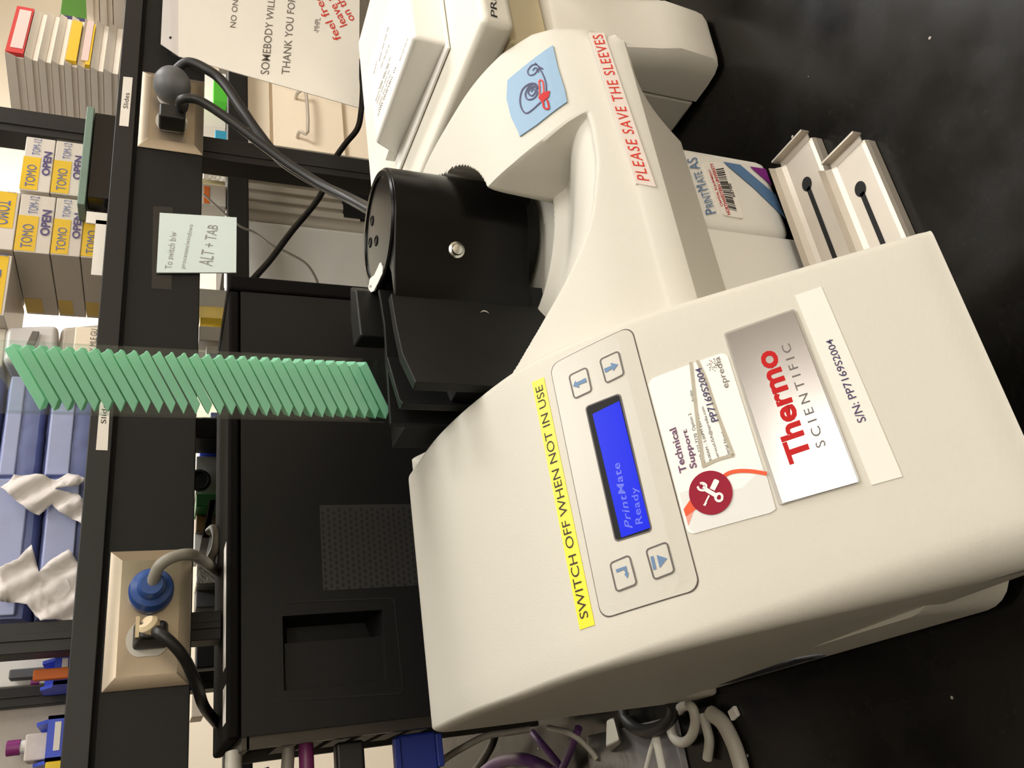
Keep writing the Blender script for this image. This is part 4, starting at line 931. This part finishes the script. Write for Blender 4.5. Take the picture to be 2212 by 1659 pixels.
def px_box(x0, y0, x1, y1, Y, dp, name, mat, label, cat, zmin=None, group=None, bevel=.0015):
    p, q = atY(x1, y1, Y), atY(x0, y0, Y); za, zb_ = min(p[2], q[2]), max(p[2], q[2])
    if zmin is not None: za = zmin
    return tag(MB().box(min(p[0], q[0]), max(p[0], q[0]), Y, Y+dp, za, zb_).build(name, mat, bevel=bevel), label, cat, group)
def capped(x0, y0, x1, y1, Y, label):
    p, q = atY(x1, y1, Y), atY(x0, y0, Y); T = thing('capped_vial', label, 'vial', ((p[0]+q[0])/2, Y, .4787)); cx, r = (p[0]+q[0])/2, abs(q[0]-p[0])/2
    MB().lathe([(r*.85, .4787), (r*.85, p[2])], (cx, Y+r, 0), n=20).build('vial_body', m_applw, T)
    MB().lathe([(r, p[2]), (r, q[2]), (r*.9, q[2]+.0005)], (cx, Y+r, 0), n=24).build('screw_cap', m_cap, T)
capped(15, 1598, 40, 1630, .95, 'vial with a magenta cap standing in the bin at far left')
capped(68, 1466, 84, 1478, .975, 'vial with a small magenta cap between the two left posts')
px_box(56, 1586, 98, 1640, .91, .03, 'cap_bag', M('white_caps', (222, 212, 206), .5, var=.15, scale=120), 'bag of white caps in the blue bin at far left', 'bag', .4822)
px_box(72, 1446, 100, 1468, .885, .008, 'orange_tag', m_orange, 'orange tag standing in front of the half-hidden blue bin', 'tag', .4787)
px_box(-20, 1534, 100, 1700, .985, .015, 'grey_bag', M('cloudy_bag_film', (186, 178, 166), .4, var=.15, scale=40, bump=.6, bscale=60), 'cloudy grey bag at the back of the shelf corner', 'bag', .4787)
px_box(98, 1646, 150, 1675, .875, .06, 'storage_bin', m_binrev, 'yellow parts bin at the corner of the picture', 'bin', .4787)
px_box(-20, 1398, 70, 1480, .990, .012, 'white_carton', m_white, 'white carton standing at the back between the left posts', 'box', .4787)
px_box(20, 1446, 60, 1464, .972, .015, 'grey_folder', m_greypl, 'dark grey folder standing between the left posts', 'folder', .4787)

# ------------------------------------------------------------------ seen under the strip: the far side of the bench
AP = thing('lab_appliance', 'pale grey lab appliance with a ribbed side behind the computer', 'appliance', (.95, 1.3, 0))
MB().box(.70, .945, 1.20, 1.44, 0, .318).build('white_front', m_applw, AP, bevel=.012, seg=3)
MB().box(.9455, 1.128, 1.205, 1.44, 0, .318).build('grey_housing', m_appl, AP, bevel=.008, seg=3)
rb = MB()
for k in range(7): rb.box(.965+.022*k, .978+.022*k, 1.199, 1.206, .10, .312)
rb.build('rib_grille', m_appl, AP, bevel=.001)
MB().box(.97, 1.11, 1.198, 1.205, .02, .13).build('dark_grille', m_deep, AP, smooth=False)
tag(MB().box(.86, .90, 1.17, 1.19, .22, .30).build('sticker_card', m_applw), 'blank pale card on the appliance front', 'card') if False else None
MB().lathe([(.010, 0), (.010, .02), (.004, .022)], (1.128, 1.25, .21), (1, 0, 0), 16).build('side_knob', m_deep, AP)
# cream wall cabinets beyond the aisle
CB = thing('wall_cabinet', 'cream wall cabinet with a wire handle beyond the aisle', 'cabinet', (2.2, 2.2, -.2))
MB().box(1.7, 2.9, 2.22, 2.6, -.9, .235).build('cabinet_body', m_cream, CB, bevel=.003)
MB().box(1.72, 2.88, 2.202, 2.22, .118, .226).build('drawer', m_cream, CB, bevel=.004)
DRW = MB().box(1.72, 2.88, 2.202, 2.22, -.135, .108).build('drawer', m_cream, CB, bevel=.004)
h0, h1 = atY(652, 210, 2.19), atY(655, 300, 2.19)
MB().tube([(2.10, 2.20, .03), (2.10, 2.17, .025), (2.10, 2.165, .0), (2.28, 2.165, .0), (2.28, 2.17, .025), (2.28, 2.20, .03)], .006, 8, smooth=3).build('drawer_handle', m_steel, DRW)
tag(MB().box(1.60, 2.9, 2.1, 2.6, .2355, .2615).build('far_countertop', m_rackd, bevel=.003), 'dark far counter top above the cream cabinet', 'countertop')
px_box(430, 150, 500, 215, 2.20, .06, 'white_carton', m_applw, 'pale carton beyond the right outlet', 'box', .262)
px_box(462, 168, 494, 222, 2.14, .04, 'green_bag', m_greenp, 'bright green bag behind the black cords', 'bag', .262)
px_box(465, 280, 490, 312, 2.14, .04, 'teal_box', m_teal, 'small teal box beyond the black cords', 'box', .262)
px_box(440, 226, 490, 278, 2.20, .06, 'grey_carton', m_appl, 'pale grey carton beside the teal box', 'box', .262)
# items on the rear rail, right of the note
px_box(434, 346, 484, 400, 1.2, .05, 'yellow_packet', M('pale_yellow_film', (224, 214, 170), .4, var=.1), 'pale yellow packet on the rear rail right of the post', 'packet', .334)
px_box(440, 352, 462, 378, 1.18, .015, 'foil_crane', m_foil, 'crumpled silver foil in front of the pale yellow packet', 'foil', .334)
T = thing('orange_label_box', 'white box with an orange stripe on the rear rail', 'box', (.95, 1.16, .335))
p, q = atY(490, 448, 1.16), atY(434, 395, 1.16)
MB().box(p[0], q[0], 1.16, 1.2, .3345, q[2]).build('carton', m_appl, T, bevel=.002)
p2, q2 = atY(452, 440, 1.16), atY(441, 402, 1.16); MB().box(p2[0], q2[0], 1.1592, 1.16, p2[2], q2[2]).build('orange_stripe', m_orange, T, smooth=False)
# clutter behind the computer, seen between strip and computer top
CG = 'clutter behind the computer top'
def clutter(x0, y0, x1, y1, name, mat, label, cat, Y=1.02): return px_box(x0, y0, x1, y1, Y, .05, name, mat, label, cat, 0.0 if Y < 1.1 else None, CG)
clutter(428, 622, 482, 664, 'white_bottle', m_applw, 'white bottle behind the computer beside the note', 'bottle', 1.03)
clutter(434, 666, 480, 684, 'tan_box', m_tan, 'tan box between white bottle and yellow box', 'box', 1.06)
clutter(432, 684, 464, 702, 'yellow_box', m_binrev, 'yellow box behind the computer right of the sleeve', 'box', 1.02)
clutter(430, 703, 470, 737, 'white_box', m_white, 'white box with a slanting grey mark behind the computer', 'box', 1.0)
clutter(446, 746, 470, 765, 'white_pack', m_white, 'white pack peeking beside the top of the sleeve', 'pack', 1.0)
clutter(455, 890, 475, 925, 'blue_tub', m_bin, 'blue tub behind the computer left of the sleeve', 'tub', 1.04)
clutter(424, 900, 452, 946, 'black_case', m_blackm, 'black case behind the computer left of the sleeve', 'case', 1.0)
clutter(432, 943, 452, 985, 'blue_box', m_bin, 'small blue box behind the black case', 'box', 1.055)
clutter(453, 928, 472, 952, 'white_tub', m_applw, 'white tub beside the small blue box', 'tub', 1.06)
clutter(424, 985, 468, 1066, 'clear_jar', M('frosted_plastic', (168, 166, 160), .3, var=.05), 'frosted jar with a dark round mark behind the computer', 'jar', 1.05)
p = atY(430, 1038, 1.049); MB().lathe([(.014, 0), (.014, .003), (.011, .0035), (.010, .002), (.0005, .002)], (p[0], 1.049, p[2]), (0, -1, 0), 24).build('dark_disc', m_deep)
o = bpy.data.objects['dark_disc']; tag(o, 'dark round disc on the frosted jar', 'disc')
clutter(424, 1066, 455, 1094, 'green_box', M('green_card', (30, 120, 50), .5), 'green box behind the computer', 'box', 1.03)
clutter(424, 1094, 445, 1148, 'brown_bottle', m_brown, 'brown glass bottle behind the computer', 'bottle', 1.06)
clutter(420, 1148, 440, 1200, 'pale_box', m_applw, 'pale box edge beside the left outlet', 'box', 1.07)
nb = MB()
for k in range(4):
    A = atY(452+3*k, 1080, .975); B_ = atY(436+3*k, 1162, .975); nb.hexa([(B_[0],.975,B_[2]-.004),(A[0],.975,A[2]-.004),(A[0],1.05,A[2]-.004),(B_[0],1.05,B_[2]-.004),(B_[0],.975,B_[2]),(A[0],.975,A[2]),(A[0],1.05,A[2]),(B_[0],1.05,B_[2])])
tag(nb.build('binder', M('binder_grey', (70, 66, 60), .4), smooth=False), 'dark ribbed binder tilted behind the computer top', 'binder')
clutter(424, 1220, 468, 1260, 'parts_bag', m_foil, 'crumpled clear bag of metal parts behind the left outlet', 'bag', 1.05)
clutter(424, 1258, 470, 1310, 'dark_case', m_greypl, 'dark grey case behind the left outlet', 'case', 1.08)
rr2 = MB()
for (xa, xb) in ((1324, 1375), (1384, 1440), (1452, 1484)):
    A = atY(470, xb, 1.09); B_ = atY(424, xa, 1.09); rr2.box(A[0], B_[0], 1.09, 1.12, .30, B_[2])
tag(rr2.build('black_drawer_stack', m_rackd, bevel=.002), 'black drawer unit with pale edges behind the left post', 'drawer unit')
clutter(414, 1486, 440, 1548, 'cream_box', m_cream, 'cream box edge beside the thick black cord', 'box', 1.2)
A = atY(424, 1190, .90)
tag(MB().tube([atY(452, 1148, .90), atY(462, 1142, .89), atY(468, 1160, .88), atY(465, 1185, .88), atY(455, 1210, .89), atY(462, 1232, .9)], .0045, 10).build('white_cable_end', m_wire_w), 'white cable end resting on the computer top edge', 'cable')

# ------------------------------------------------------------------ cables on the bench at lower left
VG = thing('vga_plug', 'blue monitor plug in the back of the black computer', 'plug', (.05, .80, .19))
MB().hexa([(.020,.792,.176),(.061,.792,.176),(.061,.812,.176),(.020,.812,.176),(.020,.792,.2135),(.061,.792,.2135),(.061,.812,.2135),(.020,.812,.2135)]).build('plug_shell', m_vga, VG, bevel=.003)
for zz_ in (.175, .214): MB().box(.030, .058, .788, .792, zz_-.003, zz_+.003).build('thumb_screw', m_vga, VG, bevel=.001)
MB().tube([(.022, .80, .195), (-.01, .80, .195), (-.05, .79, .17), (-.10, .78, .10)], .005, 10).build('cord', m_wire_b, VG)
KP = thing('purple_plug', 'purple keyboard plug in the back of the computer', 'plug', (.05, .80, .29))
MB().lathe([(.004, -.012), (.0065, 0), (.0065, .02), (.005, .03), (.003, .05), (.0025, .06)], (.062, .80, .292), (-1, 0, 0), 18).build('plug_body', M('purple_plug_plastic', (120, 44, 96), .4), KP)
tag(MB().tube([(.062, .80, .307), (.03, .80, .307), (-.02, .79, .29)], .0055, 10).build('grey_plug', m_wire_g), 'pale grey cable beside the purple plug', 'cable')
tag(MB().box(.025, .061, .79, .806, .243, .268).build('dvi_plug', m_wire_b, bevel=.003), 'black square plug under the purple plug', 'plug')
tag(MB().tube([(.064, .80, .352), (.045, .795, .352), (.00, .78, .345)], .007, 12).build('white_plug', m_wire_w), 'white cable leaving the top corner of the computer', 'cable')
tag(MB().tube([(.05, .82, .325), (.02, .82, .318), (-.04, .80, .27)], .004, 8).build('black_cable', m_wire_b), 'black cord hanging from the top corner of the computer', 'cable')
def bcable(pix, r, mat, label, name):
    return tag(MB().tube([atZ(x, y, z) for x, y, z in pix], r, 10).build(name, mat), label, 'cable')
bcable([(1145,1575,.06),(1100,1582,.08),(1050,1590,.10),(1000,1615,.12),(960,1640,.14),(930,1668,.15)], .0035, m_wire_g, 'grey cable rising from behind the printer towards the blue plug', 'grey_cable')
bcable([(1040,1672,.06),(1075,1648,.06),(1125,1640,.06),(1165,1652,.05),(1195,1672,.05)], .0065, m_wire_p, 'thick purple cable looping at the bottom edge', 'purple_cable')
bcable([(1150,1582,.02),(1165,1600,.02),(1190,1630,.015),(1215,1662,.01)], .004, m_wire_p, 'purple cable running down from the printer back', 'purple_cable')
bcable([(1250,1572,.02),(1240,1600,.02),(1228,1630,.015),(1212,1668,.01)], .004, m_wire_p, 'purple cable right of the grey connector strand', 'purple_cable')
bcable([(1185,1572,.03),(1220,1580,.03),(1250,1596,.02),(1275,1620,.01),(1290,1640,.006)], .003, m_wire_w, 'slim white cable curving behind the printer', 'white_cable')
bcable([(1070,1586,.03),(1062,1610,.03),(1045,1640,.03),(1025,1668,.03)], .005, m_wire_b, 'black cord left of the purple loop', 'black_cable')
bcable([(1345,1535,.012),(1352,1556,.012),(1375,1574,.010),(1400,1578,.010),(1432,1568,.010),(1452,1545,.010),(1456,1525,.012)], .0055, m_wire_b, 'thick black cable loop hanging from the printer side', 'black_cable')
bcable([(1463,1536,.006),(1480,1524,.010),(1496,1530,.012),(1502,1560,.010),(1494,1590,.008),(1476,1604,.006),(1458,1596,.006),(1448,1570,.006),(1450,1545,.006)], .0042, m_wire_w, 'white cable coiled in a ring beside the printer', 'white_cable')
bcable([(1518,1542,.005),(1526,1570,.005),(1532,1600,.005),(1528,1640,.005)], .0040, m_wire_w, 'thin white cable between the ring and the thick white one', 'white_cable')
bcable([(1535,1540,.006),(1560,1560,.006),(1582,1600,.006),(1596,1640,.006),(1604,1672,.006)], .0062, m_wire_w, 'thick white cable curving down over the bench', 'white_cable')
bcable([(1418,1590,.004),(1408,1620,.004),(1396,1668,.004)], .0030, m_wire_w, 'white wire left of the dark strand at the bottom edge', 'white_cable')
bcable([(1420,1592,.004),(1428,1630,.004),(1436,1668,.004)], .0050, m_wire_w, 'fat pale wire beside the coiled white ring', 'white_cable')
T = thing('white_connector', 'white cable connector block hanging beside the printer base', 'connector', (.035, .78, .0))
A = atZ(1328, 1625, .004)
MB().hexa([tuple(atZ(1316,1552,.005)), tuple(atZ(1330,1550,.005)), tuple(atZ(1344,1604,.005)), tuple(atZ(1318,1628,.005)), tuple(atZ(1310,1556,.022)), tuple(atZ(1326,1552,.022)), tuple(atZ(1338,1600,.022)), tuple(atZ(1308,1614,.022))]).build('connector_body', m_wire_w, T, bevel=.002)
tag(MB().hexa([(-.08,.66,.0005),(.04,.66,.0005),(.042,.84,.0005),(-.08,.86,.0005),(-.08,.66,.006),(.036,.67,.004),(.03,.83,.006),(-.08,.86,.008)]).build('clear_bag', M('grey_bag_film', (96, 92, 90), .25, var=.3, scale=40, bump=.8, bscale=50), bevel=.002), 'crumpled grey plastic bag under the cables at lower left', 'bag')
tag(MB().box(.026, .034, .574, .584, .0002, .004, rz=.3).build('foam_scrap', m_white, bevel=.001), 'small white scrap on the bench beside the thick white cable', 'scrap')
